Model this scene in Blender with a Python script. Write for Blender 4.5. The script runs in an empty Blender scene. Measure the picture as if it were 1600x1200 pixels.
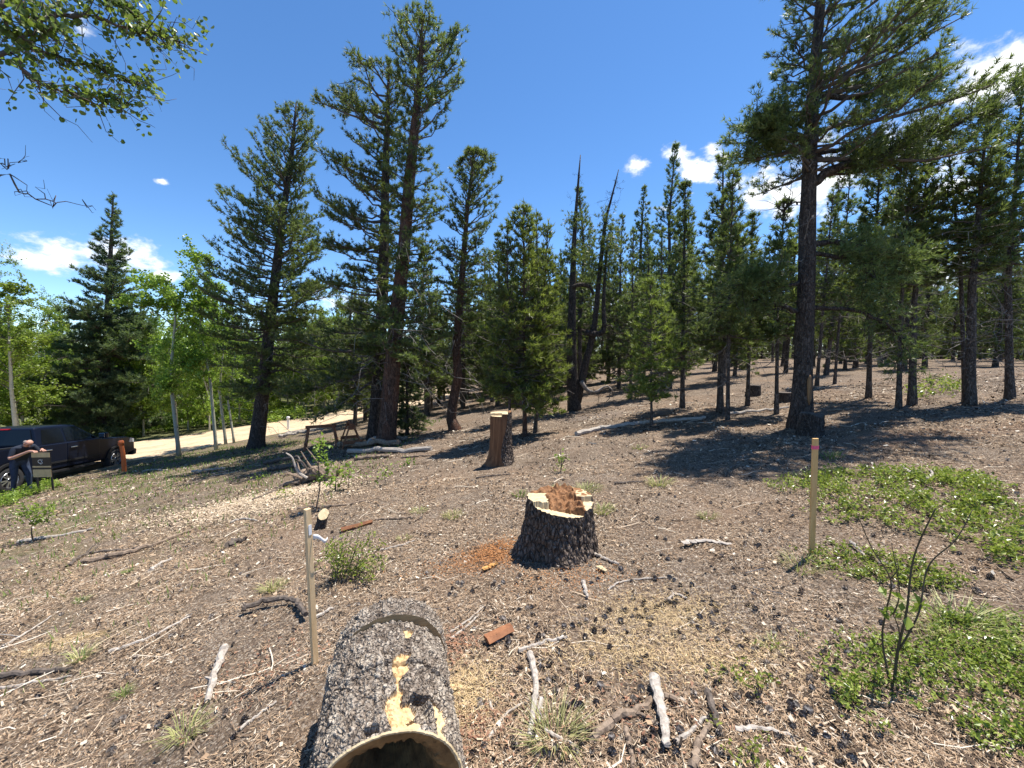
import bpy, math, random
import numpy as np
from mathutils import Vector, Matrix

# ------------------------------------------------------------------ camera, sky, sun, exposure
SC = bpy.context.scene
COL = SC.collection
EYE = np.array([0.0, 0.0, 1.6])
FPX = 603.0                      # focal length in photo pixels (1600 wide)
PITCH = math.radians(4.3)
cam_d = bpy.data.cameras.new("camera")
cam_d.sensor_fit = 'HORIZONTAL'; cam_d.sensor_width = 36.0; cam_d.lens = FPX / 1600 * 36.0
cam_d.clip_start = 0.05; cam_d.clip_end = 20000
cam = bpy.data.objects.new("camera", cam_d); COL.objects.link(cam)
cam.location = EYE; cam.rotation_euler = (math.pi / 2 - PITCH, 0, 0)
SC.camera = cam

SUN_EL, SUN_AZ = math.radians(70.5), math.radians(57)      # azimuth measured from +Y towards +X
sun_dir = Vector((math.sin(SUN_AZ) * math.cos(SUN_EL), math.cos(SUN_AZ) * math.cos(SUN_EL), math.sin(SUN_EL)))
sd = bpy.data.lights.new("sun", 'SUN'); sd.energy = 5.0; sd.angle = math.radians(0.53); sd.color = (1.0, 0.95, 0.87)
so = bpy.data.objects.new("sun", sd); COL.objects.link(so)
so.rotation_euler = sun_dir.to_track_quat('Z', 'Y').to_euler(); so.location = (8, 8, 30)

SC.view_settings.view_transform = 'Standard'; SC.view_settings.look = 'None'
SC.view_settings.exposure = 0.9; SC.view_settings.gamma = 1.0; SC.view_settings.use_curve_mapping = False
SC.render.engine = 'CYCLES'
cy = SC.cycles
cy.max_bounces = 6; cy.diffuse_bounces = 3; cy.glossy_bounces = 2; cy.transmission_bounces = 4; cy.transparent_max_bounces = 8
cy.use_denoising = True
cy.sample_clamp_indirect = 4.0

W = bpy.data.worlds.new("World"); SC.world = W; W.use_nodes = True
_nt = W.node_tree; _n = _nt.nodes; _l = _nt.links
_n.clear()
def wn(t, **k):
    n = _n.new(t)
    for a, b in k.items(): setattr(n, a, b)
    return n
def wmath(op, a, b=None, c=None, clamp=False):
    n = wn('ShaderNodeMath', operation=op, use_clamp=clamp)
    for i, v in enumerate((a, b, c)):
        if v is None: continue
        if isinstance(v, (int, float)): n.inputs[i].default_value = v
        else: _l.new(v, n.inputs[i])
    return n.outputs[0]
sky = wn('ShaderNodeTexSky', sky_type='NISHITA', sun_disc=False, sun_elevation=SUN_EL, sun_rotation=SUN_AZ,
         altitude=2900.0, air_density=1.0, dust_density=0.35, ozone_density=1.6)
tc = wn('ShaderNodeTexCoord')
def pix_dir(px, py):
    c, s = math.cos(PITCH), math.sin(PITCH)
    x, y = (px - 800) / FPX, -(py - 600) / FPX
    d = np.array([x, c + y * s, -s + y * c]); return d / np.linalg.norm(d)
# cumulus clouds: each an ellipse of the sky round a direction, broken up by noise
nz = wn('ShaderNodeTexNoise'); nz.inputs['Scale'].default_value = 13.0; nz.inputs['Detail'].default_value = 9.0; nz.inputs['Roughness'].default_value = 0.62
mp = wn('ShaderNodeMapping'); mp.inputs['Scale'].default_value = (1, 1, 1.7)
_l.new(tc.outputs['Generated'], mp.inputs['Vector']); _l.new(mp.outputs[0], nz.inputs['Vector'])
CLOUDS = [  # px, py, half width px, half height px, tilt deg, thickness
    (135, 394, 150, 40, -3, 1.15), (262, 430, 45, 13, 5, .8), (232, 402, 60, 28, 0, 1.0), (252, 283, 15, 7, 0, .55), (35, 540, 130, 32, 0, 1.0), (45, 20, 60, 40, 0, .5), (118, 45, 40, 26, 0, .6),
    (992, 260, 38, 22, -15, .95), (1085, 262, 75, 27, -32, 1.05), (1120, 245, 48, 20, -25, .8), (1220, 300, 150, 46, -8, 1.2), (1300, 275, 110, 70, -20, 1.0),
    (1200, 262, 80, 16, -15, .8), (1555, 115, 115, 62, -45, 1.05), (1440, 245, 120, 60, -30, .95), (1400, 300, 80, 40, 0, .8), (520, 470, 40, 22, 0, .9), (560, 480, 50, 20, 0, .8),
    (985, 470, 90, 24, 0, .7), (1000, 520, 120, 30, 0, .85), (1290, 440, 60, 40, 0, 1.0), (1380, 430, 100, 40, 0, .7), (1050, 325, 30, 7, 0, .4), (1500, 440, 90, 60, 0, .6),
    (2300, 300, 200, 60, -20, .8), (-600, 250, 220, 70, 10, .8)]
tot = None
for (px, py, hw, hh, tilt, th) in CLOUDS:
    d = pix_dir(px, py)
    e = 1.0
    dx, dy = pix_dir(px + e, py) - d, pix_dir(px, py - e) - d
    sx, sy = np.linalg.norm(dx), np.linalg.norm(dy)
    right = dx / sx; up = dy - right * np.dot(dy, right); up /= np.linalg.norm(up)
    t = math.radians(-tilt)
    r2 = right * math.cos(t) - up * math.sin(t); u2 = right * math.sin(t) + up * math.cos(t)
    def dot(v, scale, off):
        n = wn('ShaderNodeVectorMath', operation='DOT_PRODUCT'); _l.new(tc.outputs['Generated'], n.inputs[0])
        n.inputs[1].default_value = tuple(v * scale)
        return wmath('SUBTRACT', n.outputs['Value'], off * scale)
    ku, kv = 1 / (hw * sx), 1 / (hh * sy)
    u = dot(r2, ku, float(np.dot(d, r2))); v = dot(u2, kv, float(np.dot(d, u2)))
    front = dot(d, 1.0, 0.0)
    rr = wmath('ADD', wmath('MULTIPLY', u, u), wmath('MULTIPLY', v, v))
    m = wmath('MULTIPLY', wmath('SUBTRACT', 1.0, rr), th)
    m = wmath('MULTIPLY', wmath('MAXIMUM', m, -1.0), wmath('GREATER_THAN', front, 0.0))
    m = wmath('ADD', m, wmath('MULTIPLY', wmath('LESS_THAN', front, 0.0001), -1.0))
    tot = m if tot is None else wmath('MAXIMUM', tot, m)
dens = wmath('ADD', wmath('MULTIPLY', tot, 0.75), wmath('MULTIPLY', wmath('SUBTRACT', nz.outputs['Fac'], 0.53), 3.3))
ramp = wn('ShaderNodeMapRange', interpolation_type='SMOOTHSTEP'); ramp.inputs['From Min'].default_value = 0.12; ramp.inputs['From Max'].default_value = 0.85
_l.new(dens, ramp.inputs['Value'])
shade = wn('ShaderNodeMapRange'); shade.inputs['From Min'].default_value = 0.2; shade.inputs['From Max'].default_value = 0.9
shade.inputs['To Min'].default_value = 6.0; shade.inputs['To Max'].default_value = 9.0
_l.new(dens, shade.inputs['Value'])
cc = wn('ShaderNodeCombineColor'); 
for i in range(3): _l.new(wmath('MULTIPLY', shade.outputs[0], (0.97, 0.985, 1.0)[i]), cc.inputs[i])
hsv = wn('ShaderNodeHueSaturation'); hsv.inputs['Saturation'].default_value = 1.2; hsv.inputs['Value'].default_value = 1.3; hsv.inputs['Hue'].default_value = 0.5
_l.new(sky.outputs[0], hsv.inputs['Color'])
mix = wn('ShaderNodeMix', data_type='RGBA')
_l.new(ramp.outputs[0], mix.inputs['Factor']); _l.new(hsv.outputs[0], mix.inputs['A']); _l.new(cc.outputs[0], mix.inputs['B'])
bg = wn('ShaderNodeBackground'); bg.inputs['Strength'].default_value = 0.1
_l.new(mix.outputs['Result'], bg.inputs['Color'])
wo = wn('ShaderNodeOutputWorld'); _l.new(bg.outputs[0], wo.inputs['Surface'])

# ------------------------------------------------------------------ numeric helpers
RNG = np.random.default_rng(7)
def hash3(ix, iy, iz, seed=0):
    h = (ix.astype(np.int64) * 374761393 + iy.astype(np.int64) * 668265263 + iz.astype(np.int64) * 1440662683 + seed * 974634777) & 0xFFFFFFFF
    h = ((h ^ (h >> 13)) * 1274126177) & 0xFFFFFFFF
    h = ((h ^ (h >> 16)) * 2246822519) & 0xFFFFFFFF
    return ((h ^ (h >> 15)) & 0xFFFFFF) / float(0xFFFFFF)
def vnoise(P, seed=0):
    P = np.asarray(P, float); i = np.floor(P).astype(np.int64); f = P - i; f = f * f * (3 - 2 * f)
    out = 0
    for a in (0, 1):
        for b in (0, 1):
            for c in (0, 1):
                w = (f[..., 0] if a else 1 - f[..., 0]) * (f[..., 1] if b else 1 - f[..., 1]) * (f[..., 2] if c else 1 - f[..., 2])
                out = out + w * hash3(i[..., 0] + a, i[..., 1] + b, i[..., 2] + c, seed)
    return out
def fbm(P, octaves=4, seed=0):
    P = np.asarray(P, float); s = 0; a = .5; n = 0
    for o in range(octaves):
        s = s + a * vnoise(P * 2 ** o + o * 17.3, seed + o); n += a; a *= .55
    return s / n
def worley(P, seed=0):
    P = np.asarray(P, float); i = np.floor(P).astype(np.int64)
    f1 = np.full(P.shape[:-1], 9.0); f2 = f1.copy(); idv = np.zeros(P.shape[:-1])
    for a in (-1, 0, 1):
        for b in (-1, 0, 1):
            for c in (-1, 0, 1):
                jx, jy, jz = i[..., 0] + a, i[..., 1] + b, i[..., 2] + c
                q = np.stack([jx + hash3(jx, jy, jz, seed + 1), jy + hash3(jx, jy, jz, seed + 2), jz + hash3(jx, jy, jz, seed + 3)], -1)
                d = np.linalg.norm(q - P, axis=-1); h = hash3(jx, jy, jz, seed + 4)
                n1 = d < f1
                f2 = np.where(n1, f1, np.minimum(f2, d)); idv = np.where(n1, h, idv); f1 = np.where(n1, d, f1)
    return f1, f2, idv
def unit(v): return v / np.maximum(np.linalg.norm(v, axis=-1, keepdims=True), 1e-9)
def rsphere(rng, n): return unit(rng.normal(size=(n, 3)))
def sstep(a, b, x):
    t = np.clip((x - a) / (b - a), 0, 1); return t * t * (3 - 2 * t)

# ------------------------------------------------------------------ terrain
def terrain(x, y):
    x = np.asarray(x, float); y = np.asarray(y, float)
    fx = np.where(x < 0, 0.12 * 22 * np.tanh(x / 22), 0.12 * 20 * np.tanh(x / 20))
    yy = np.maximum(y, -20)
    gy = -0.036 * 30 * np.tanh(yy / 30)
    ex = -0.02 * 25 * np.tanh(np.maximum(y, 0) / 25) * sstep(0, 15, -x)
    z = -0.29 + fx + gy + ex
    near = np.exp(-(x * x + y * y) / 900.0)
    und = 0.035 * np.sin(1.1 * x + .7 * y + .4) * np.sin(.9 * y - .5 * x) + 0.018 * np.sin(2.7 * x - 1.9 * y) * np.sin(2.3 * y + 1.1 * x + 1)
    far = 1 - np.exp(-((x * x + y * y) / 60.0 ** 2))
    und2 = 0.35 * np.sin(.11 * x + 1) * np.sin(.09 * y + .3) * far
    return z + und * near * (1 - .8 * sstep(9, 13, -x)) + und2
def terr(x, y): return float(terrain(x, y))
_c, _s = math.cos(PITCH), math.sin(PITCH)
def ray(px, py):
    x, y = (px - 800) / FPX, -(py - 600) / FPX
    return np.array([x, _c + y * _s, -_s + y * _c])
def ground_px(px, py, lo=0.6, hi=150.0):
    """the point of the ground that a photo pixel shows"""
    d = ray(px, py); ts = np.geomspace(lo, hi, 900)
    P = EYE + ts[:, None] * d; g = P[:, 2] - terrain(P[:, 0], P[:, 1])
    k = np.argmax(g < 0)
    if g[k] >= 0: k = len(ts) - 1
    a, b = ts[max(k - 1, 0)], ts[k]
    for _ in range(30):
        m = .5 * (a + b); p = EYE + m * d
        if p[2] - terr(p[0], p[1]) < 0: b = m
        else: a = m
    return EYE + b * d
def plane_px(px, py, Y):
    """the point at forward distance Y (a vertical plane facing the camera) that a photo pixel shows"""
    d = ray(px, py); return EYE + d * (Y / d[1])

# ------------------------------------------------------------------ mesh building
def mesh_obj(name, parts, mats, parent=None, smooth=False):
    """parts: list of (V, F, material index, tint or None); F is (n,3) or (n,4)"""
    Vs, tri, quad, mt, mq, tints = [], [], [], [], [], []
    off = 0; has_t = any(len(p) > 3 and p[3] is not None for p in parts)
    for p in parts:
        V = np.asarray(p[0], float).reshape(-1, 3); F = np.asarray(p[1], int); mi = p[2] if len(p) > 2 else 0
        Vs.append(V)
        if has_t:
            t = p[3] if len(p) > 3 and p[3] is not None else np.full(len(V), .5)
            tints.append(np.broadcast_to(np.asarray(t, float), (len(V),)))
        if len(F):
            m = np.broadcast_to(np.asarray(mi), (len(F),))
            if F.shape[1] == 3: tri.append(F + off); mt.append(m)
            else: quad.append(F + off); mq.append(m)
        off += len(V)
    V = np.concatenate(Vs); T = np.concatenate(tri) if tri else np.zeros((0, 3), int); Q = np.concatenate(quad) if quad else np.zeros((0, 4), int)
    me = bpy.data.meshes.new(name)
    me.vertices.add(len(V)); me.vertices.foreach_set('co', V.astype(np.float32).ravel())
    loops = np.concatenate([T.ravel(), Q.ravel()]).astype(np.int32)
    me.loops.add(len(loops)); me.loops.foreach_set('vertex_index', loops)
    starts = np.concatenate([np.arange(len(T)) * 3, len(T) * 3 + np.arange(len(Q)) * 4]).astype(np.int32)
    me.polygons.add(len(starts)); me.polygons.foreach_set('loop_start', starts)
    mi = np.concatenate((mt or [np.zeros(0, int)]) + (mq or [np.zeros(0, int)])).astype(np.int32)
    if not isinstance(mats, (list, tuple)): mats = [mats]
    for m in mats: me.materials.append(m)
    me.polygons.foreach_set('material_index', mi)
    me.polygons.foreach_set('use_smooth', np.full(len(starts), smooth))
    if has_t:
        a = me.attributes.new('tint', 'FLOAT', 'POINT'); a.data.foreach_set('value', np.concatenate(tints).astype(np.float32))
    me.update(calc_edges=True)
    o = bpy.data.objects.new(name, me); COL.objects.link(o)
    if parent is not None: o.parent = parent
    return o
def share_obj(name, me, parent=None):
    o = bpy.data.objects.new(name, me); COL.objects.link(o)
    if parent is not None: o.parent = parent
    return o
def tag(o, label=None, cat=None, group=None, kind=None):
    if label: o['label'] = label
    if cat: o['category'] = cat
    if group: o['group'] = group
    if kind: o['kind'] = kind
    return o
def thing(name, label, cat, loc=(0, 0, 0), rz=0.0, group=None):
    o = bpy.data.objects.new(name, None); COL.objects.link(o); o.empty_display_size = .2
    o.location = tuple(float(v) for v in loc); o.rotation_euler = (0, 0, rz)
    return tag(o, label, cat, group)
def tubes(P, R, k=6, cap=True, ref=(0.31, 0.17, 0.93)):
    """P (n,m,3) paths, R (n,m) radii -> V, quads"""
    P = np.asarray(P, float); R = np.asarray(R, float)
    if P.ndim == 2: P = P[None]; R = R[None]
    T = unit(np.gradient(P, axis=1))
    if cap:
        P = np.concatenate([P[:, :1], P, P[:, -1:]], 1); T = np.concatenate([T[:, :1], T, T[:, -1:]], 1)
        z = np.zeros_like(R[:, :1]) + 1e-4; R = np.concatenate([z, R, z], 1)
    n, m, _ = P.shape
    ref = np.broadcast_to(np.array(ref, float), (n, 1, 3)).copy()
    mean = unit(P[:, -1] - P[:, 0])[:, None]
    bad = np.abs((mean * ref).sum(-1)) > .85
    ref[bad] = (0.9, 0.3, 0.1)
    A = unit(np.cross(T, np.broadcast_to(ref, T.shape))); B = np.cross(T, A)
    a = np.arange(k) * 2 * math.pi / k
    V = P[:, :, None] + R[:, :, None, None] * (np.cos(a)[:, None] * A[:, :, None] + np.sin(a)[:, None] * B[:, :, None])
    idx = np.arange(n * m * k).reshape(n, m, k); nx = np.roll(idx, -1, 2)
    F = np.stack([idx[:, :-1], nx[:, :-1], nx[:, 1:], idx[:, 1:]], -1).reshape(-1, 4)
    return V.reshape(-1, 3), F
def boxv(c, s, rot=None):
    """box as V,F; c centre, s full sizes, rot 3x3"""
    s = np.asarray(s, float) / 2
    V = np.array([[x, y, z] for x in (-1, 1) for y in (-1, 1) for z in (-1, 1)], float) * s
    if rot is not None: V = V @ np.asarray(rot).T
    F = np.array([[0, 1, 3, 2], [4, 6, 7, 5], [0, 4, 5, 1], [2, 3, 7, 6], [0, 2, 6, 4], [1, 5, 7, 3]])
    return V + np.asarray(c, float), F
def bevel(o, w=.01, seg=2):
    m = o.modifiers.new('bevel', 'BEVEL'); m.width = w; m.segments = seg; m.limit_method = 'ANGLE'; m.angle_limit = math.radians(35); return o

# ------------------------------------------------------------------ materials
def mat(name):
    m = bpy.data.materials.new(name); m.use_nodes = True
    m.node_tree.nodes.clear(); return m
class N:
    """small node-graph helper"""
    def __init__(s, m): s.t = m.node_tree; s.m = m
    def add(s, t, ins=None, **k):
        n = s.t.nodes.new(t)
        for a, b in k.items(): setattr(n, a, b)
        for a, b in (ins or {}).items(): s.set(n.inputs[a], b)
        return n
    def set(s, sock, v):
        if isinstance(v, bpy.types.NodeSocket): s.t.links.new(v, sock)
        elif isinstance(v, (tuple, list)) and len(v) == 3 and sock.type == 'RGBA': sock.default_value = (*v, 1)
        else: sock.default_value = v
    def math(s, op, a, b=0.0, clamp=False):
        n = s.add('ShaderNodeMath', operation=op, use_clamp=clamp); s.set(n.inputs[0], a); s.set(n.inputs[1], b); return n.outputs[0]
    def mix(s, f, a, b, blend='MIX'):
        n = s.add('ShaderNodeMix', data_type='RGBA', blend_type=blend); s.set(n.inputs['Factor'], f); s.set(n.inputs['A'], a); s.set(n.inputs['B'], b); return n.outputs['Result']
    def coord(s, out='Object', scale=(1, 1, 1)):
        c = s.add('ShaderNodeTexCoord').outputs[out]
        return s.add('ShaderNodeMapping', {'Vector': c, 'Scale': scale}).outputs[0]
    def noise(s, vec, scale, detail=4, rough=.6, dist=0.0):
        return s.add('ShaderNodeTexNoise', {'Vector': vec, 'Scale': scale, 'Detail': detail, 'Roughness': rough, 'Distortion': dist}).outputs['Fac']
    def vor(s, vec, scale, out='Distance', feature='F1'):
        return s.add('ShaderNodeTexVoronoi', {'Vector': vec, 'Scale': scale}, feature=feature).outputs[out]
    def ramp(s, f, stops, interp='LINEAR'):
        n = s.add('ShaderNodeValToRGB'); s.set(n.inputs[0], f); e = n.color_ramp.elements; n.color_ramp.interpolation = interp
        while len(e) < len(stops): e.new(1.0)
        for el, (p, c) in zip(e, stops): el.position = p; el.color = (*c, 1)
        return n.outputs[0]
    def rng(s, f, a, b, c=0.0, d=1.0):
        return s.add('ShaderNodeMapRange', {'Value': f, 'From Min': a, 'From Max': b, 'To Min': c, 'To Max': d}).outputs[0]
    def bump(s, h, strength=.5, dist=.02):
        return s.add('ShaderNodeBump', {'Height': h, 'Strength': strength, 'Distance': dist}).outputs[0]
    def attr(s, name): return s.add('ShaderNodeAttribute', attribute_name=name).outputs['Fac']
    def bsdf(s, color, rough=.8, normal=None, spec=.3, metal=0.0, **k):
        n = s.add('ShaderNodeBsdfPrincipled', {'Base Color': color, 'Roughness': rough, 'Specular IOR Level': spec, 'Metallic': metal})
        if normal is not None: s.set(n.inputs['Normal'], normal)
        for a, b in k.items(): s.set(n.inputs[a], b)
        return n.outputs[0]
    def out(s, sh):
        o = s.add('ShaderNodeOutputMaterial'); s.t.links.new(sh, o.inputs['Surface']); return s.m
def plain(name, color, rough=.7, metal=0.0, spec=.3, var=.15, scale=8.0, **k):
    m = N(mat(name)); c = m.coord()
    f = m.noise(c, scale, 5)
    col = m.mix(m.rng(f, .3, .7), tuple(v * (1 - var) for v in color), tuple(min(1, v * (1 + var)) for v in color))
    return m.out(m.bsdf(col, rough, m.bump(m.noise(c, scale * 6, 3), .15, .004), spec, metal, **k))
# ------------------------------------------------------------------ ground, road, hills
def m_ground():
    m = N(mat('forest_soil')); c = m.coord('Object'); 
    sep = m.add('ShaderNodeSeparateXYZ', {'Vector': c}); X, Y = sep.outputs[0], sep.outputs[1]
    big = m.noise(c, .55, 5, .65); mid = m.noise(c, 3.2, 6, .65); fine = m.noise(c, 28, 6, .75); grit = m.vor(c, 85, 'Color'); grit2 = m.vor(c, 190, 'Color')
    g1 = m.add('ShaderNodeSeparateColor', {'Color': grit}).outputs[0]; g2 = m.add('ShaderNodeSeparateColor', {'Color': grit2}).outputs[1]
    base = m.ramp(fine, [(.28, (.038, .026, .018)), (.45, (.135, .098, .072)), (.58, (.26, .198, .15)), (.75, (.46, .375, .29))])
    base = m.mix(m.math('MULTIPLY', m.math('GREATER_THAN', g1, .80), .8), base, (.48, .41, .33))
    base = m.mix(m.math('MULTIPLY', m.math('LESS_THAN', g1, .2), .8), base, (.035, .028, .024))
    base = m.mix(m.math('MULTIPLY', m.math('GREATER_THAN', g2, .85), .6), base, (.38, .27, .16))
    base = m.mix(m.math('MULTIPLY', m.math('LESS_THAN', g2, .18), .7), base, (.04, .03, .025))
    # warmer needle duff in patches, paler grey duff elsewhere
    base = m.mix(m.rng(big, .46, .62, 0, .75), base, m.mix(.5, base, (.30, .19, .115)))
    base = m.mix(m.rng(mid, .52, .7, 0, .55), base, (.26, .205, .155)); base = m.mix(m.rng(m.noise(c, 1.7, 5, .6), .6, .42, 0, .4), base, (.13, .092, .064))
    # sparse green tinge of the grass on the slope towards the road
    lf = m.math('MULTIPLY', m.rng(m.math('ADD', X, m.math('MULTIPLY', Y, .1)), -2.5, -9, 0, 1), m.rng(m.noise(c, 2.2, 5), .45, .62))
    base = m.mix(m.math('MULTIPLY', lf, .6), base, (.13, .135, .045))
    fargreen = m.math('MULTIPLY', m.rng(X, -12, -24, 0, 1), m.rng(Y, 12, 24, 0, 1))
    base = m.mix(m.math('MULTIPLY', fargreen, .7), base, m.mix(m.noise(c, 1.1, 4), (.06, .10, .025), (.16, .19, .06)))
    # saw-dust and rotten wood crumbs
    def patch(col, cx, cy, rx, ry, amt, nscale=6):
        global _b
        u = m.math('DIVIDE', m.math('SUBTRACT', X, cx), rx); v = m.math('DIVIDE', m.math('SUBTRACT', Y, cy), ry)
        d = m.math('SUBTRACT', 1.0, m.math('ADD', m.math('MULTIPLY', u, u), m.math('MULTIPLY', v, v)))
        d = m.math('ADD', d, m.math('MULTIPLY', m.math('SUBTRACT', m.noise(c, nscale, 7, .7), .5), 4.0))
        d = m.math('ADD', d, m.math('MULTIPLY', m.math('SUBTRACT', m.noise(c, 45, 4, .8), .5), 3.2)); return m.math('MULTIPLY', m.rng(d, .3, 1.1), amt)
    for (px, py, rx, ry, col, amt) in PATCHES:
        g = ground_px(px, py)
        base = m.mix(patch(col, g[0], g[1], rx, ry, amt), base, m.mix(m.noise(c, 70, 3, .8), tuple(.62 * v for v in col), col))
    h = m.math('ADD', m.math('MULTIPLY', fine, 1.0), m.math('MULTIPLY', g1, .5))
    h = m.math('ADD', h, m.math('MULTIPLY', mid, 1.5))
    return m.out(m.bsdf(base, .95, m.bump(h, .9, .035), .15))
PATCHES = [  # px, py, rx, ry in metres, colour, amount
    (1030, 960, .42, .16, (.50, .37, .2), .45), (960, 1010, .35, .14, (.5, .37, .2), .35), (1110, 1025, .3, .12, (.5, .37, .2), .35),
    (765, 868, .42, .26, (.36, .17, .075), .8), (735, 1080, .16, .16, (.42, .26, .12), .5), (760, 1130, .2, .15, (.38, .22, .1), .4),
    (400, 785, 1.3, .55, (.56, .44, .30), .9), (470, 765, .9, .45, (.56, .44, .31), .8), (500, 770, .6, .4, (.52, .40, .28), .7), (330, 800, .8, .4, (.45, .33, .22), .55),
    (100, 1000, .35, .15, (.42, .29, .14), .55), (160, 990, .35, .12, (.40, .28, .13), .5), (690, 1010, .3, .2, (.26, .14, .09), .4), (1200, 1060, .3, .1, (.45, .32, .16), .5),
    (930, 650, 1.6, .9, (.24, .2, .18), .5), (1340, 690, 2.0, .8, (.25, .15, .10), .4), (1480, 680, 2, .5, (.3, .17, .10), .5)]
def build_ground():
    nr, na = 190, 280
    r = np.concatenate([[0.0], np.geomspace(.35, 900, nr)])
    a = np.arange(na) * 2 * math.pi / na
    X = r[:, None] * np.sin(a); Yv = r[:, None] * np.cos(a)
    Z = terrain(X, Yv)
    rr = np.broadcast_to(r[:, None], X.shape)
    fade = np.exp(-rr / 9.0)
    P = np.stack([X, Yv, np.zeros_like(X)], -1)
    Z = Z + fade * .035 * (fbm(P * 4.5, 4, 3) - .5) + fade * .02 * (fbm(P * 17, 3, 5) - .5)
    V = np.stack([X, Yv, Z], -1).reshape(-1, 3)
    idx = np.arange(len(r) * na).reshape(len(r), na); nx = np.roll(idx, -1, 1)
    F = np.stack([idx[:-1], idx[1:], nx[1:], nx[:-1]], -1).reshape(-1, 4)
    return mesh_obj('ground', [(V, F)], m_ground(), smooth=True)
tag(build_ground(), kind='structure')

def m_road():
    m = N(mat('dirt_road')); c = m.coord()
    f = m.noise(c, 1.2, 6, .65); g = m.noise(c, 9, 5, .7)
    col = m.ramp(m.math('ADD', m.math('MULTIPLY', f, .6), m.math('MULTIPLY', g, .4)), [(.35, (.34, .25, .16)), (.5, (.48, .365, .24)), (.65, (.58, .455, .31))])
    return m.out(m.bsdf(col, .95, m.bump(g, .5, .03), .1))
ROAD = np.array([(-24.5, -6), (-22.3, 3), (-20.6, 9), (-19.4, 14), (-17.0, 19.5), (-13.6, 24.6), (-10.2, 29.0), (-8.6, 34.0), (-9.5, 41), (-14, 54)], float)
def spline(P, n):
    P = np.asarray(P, float); m = len(P); t = np.linspace(0, m - 1, n); i = np.clip(t.astype(int), 0, m - 2); f = (t - i)[:, None]
    g = lambda k: P[np.clip(k, 0, m - 1)]
    p0, p1, p2, p3 = g(i - 1), g(i), g(i + 1), g(i + 2)
    return .5 * ((2 * p1) + (-p0 + p2) * f + (2 * p0 - 5 * p1 + 4 * p2 - p3) * f ** 2 + (-p0 + 3 * p1 - 3 * p2 + p3) * f ** 3)
def build_road():
    c = spline(ROAD, 160); t = unit(np.gradient(c, axis=0)); n = np.stack([t[:, 1], -t[:, 0]], -1)
    o = np.array([-5.2, -4.6, -3.0, -1.4, 0, 1.2, 2.2, 3.0, 3.6]); dz = np.array([-.15, .03, .06, .05, .08, .05, .06, .03, -.15])
    wob = 1 + .16 * (fbm(np.stack([c[:, 0], c[:, 1], c[:, 0] * 0], -1) * .35, 3, 9) - .5)
    P = c[:, None] + n[:, None] * (o[None, :, None] * wob[:, None, None])
    Z = terrain(P[..., 0], P[..., 1]) + dz
    V = np.concatenate([P, Z[..., None]], -1).reshape(-1, 3)
    k = len(o); idx = np.arange(160 * k).reshape(160, k)
    F = np.stack([idx[:-1, :-1], idx[:-1, 1:], idx[1:, 1:], idx[1:, :-1]], -1).reshape(-1, 4)
    return mesh_obj('dirt_road', [(V, F)], m_road(), smooth=True)
tag(build_road(), kind='structure')

def m_hill():
    m = N(mat('wooded_hill')); c = m.coord()
    return m.out(m.bsdf(m.ramp(m.noise(c, .012, 8, .7), [(.35, (.05, .075, .085)), (.6, (.10, .14, .15))]), 1.0, None, .0))  # bluish tones put the distance haze into the base colour
def build_hills():
    na, nr = 240, 14
    a = np.linspace(-math.pi, math.pi, na, endpoint=False); t = np.linspace(0, 1, nr)
    R = 2400 + t[:, None] * 1500
    top = 30 + 120 * (fbm(np.stack([np.cos(a) * 3 + 5, np.sin(a) * 3 + 5, a * 0], -1), 5, 21) - .45)
    Z = -120 + (120 + top) * np.sin(t * math.pi / 2)[:, None]
    X = R * np.sin(a); Yv = R * np.cos(a)
    V = np.stack([X, Yv, Z], -1).reshape(-1, 3)
    idx = np.arange(nr * na).reshape(nr, na); nx = np.roll(idx, -1, 1)
    F = np.stack([idx[:-1], idx[1:], nx[1:], nx[:-1]], -1).reshape(-1, 4)
    return mesh_obj('hills', [(V, F)], m_hill(), smooth=True)
tag(build_hills(), kind='structure')
# ------------------------------------------------------------------ tree materials
def m_bark(name, dark, lite, red=None, pscale=(9, 9, 3.2), lichen=.0):
    m = N(mat(name)); c0 = m.coord('Object', pscale)
    wn_ = m.add('ShaderNodeTexNoise', {'Vector': c0, 'Scale': 1.3, 'Detail': 4}).outputs['Color']
    c = m.add('ShaderNodeVectorMath', {0: c0, 1: m.add('ShaderNodeVectorMath', {0: wn_, 'Scale': 1.1}, operation='SCALE').outputs[0]}, operation='ADD').outputs[0]
    w = m.vor(c, 3.4, 'Distance', 'DISTANCE_TO_EDGE'); cell = m.add('ShaderNodeSeparateColor', {'Color': m.vor(c, 3.4, 'Color')}).outputs[0]
    f = m.noise(c, 3.5, 6, .7); col = m.mix(m.rng(m.math('ADD', m.math('MULTIPLY', f, .7), m.math('MULTIPLY', cell, .4)), .3, .85), dark, lite)
    if red: col = m.mix(m.rng(m.noise(c, .5, 3), .45, .65, 0, .8), col, red)
    if lichen: col = m.mix(m.math('MULTIPLY', m.rng(m.noise(c, 7, 3), .6, .68), lichen), col, (.42, .42, .38))
    col = m.mix(m.rng(w, 0, .14, .55, 0), col, tuple(v * .35 for v in dark))
    h = m.math('ADD', m.rng(w, 0, .3), m.math('MULTIPLY', f, .6))
    return m.out(m.bsdf(col, .9, m.bump(h, .9, .03), .2))
BARK = m_bark('pine_bark', (.06, .047, .038), (.24, .195, .165), None, (9, 9, 3.6), .4)
BARK_RED = m_bark('pine_bark_red', (.05, .033, .026), (.21, .135, .10), (.22, .10, .06), (9, 9, 2.6), .3)
BARK_DARK = m_bark('pine_bark_dark', (.04, .031, .026), (.17, .138, .118), None, (9, 9, 3.2), .25)
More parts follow.
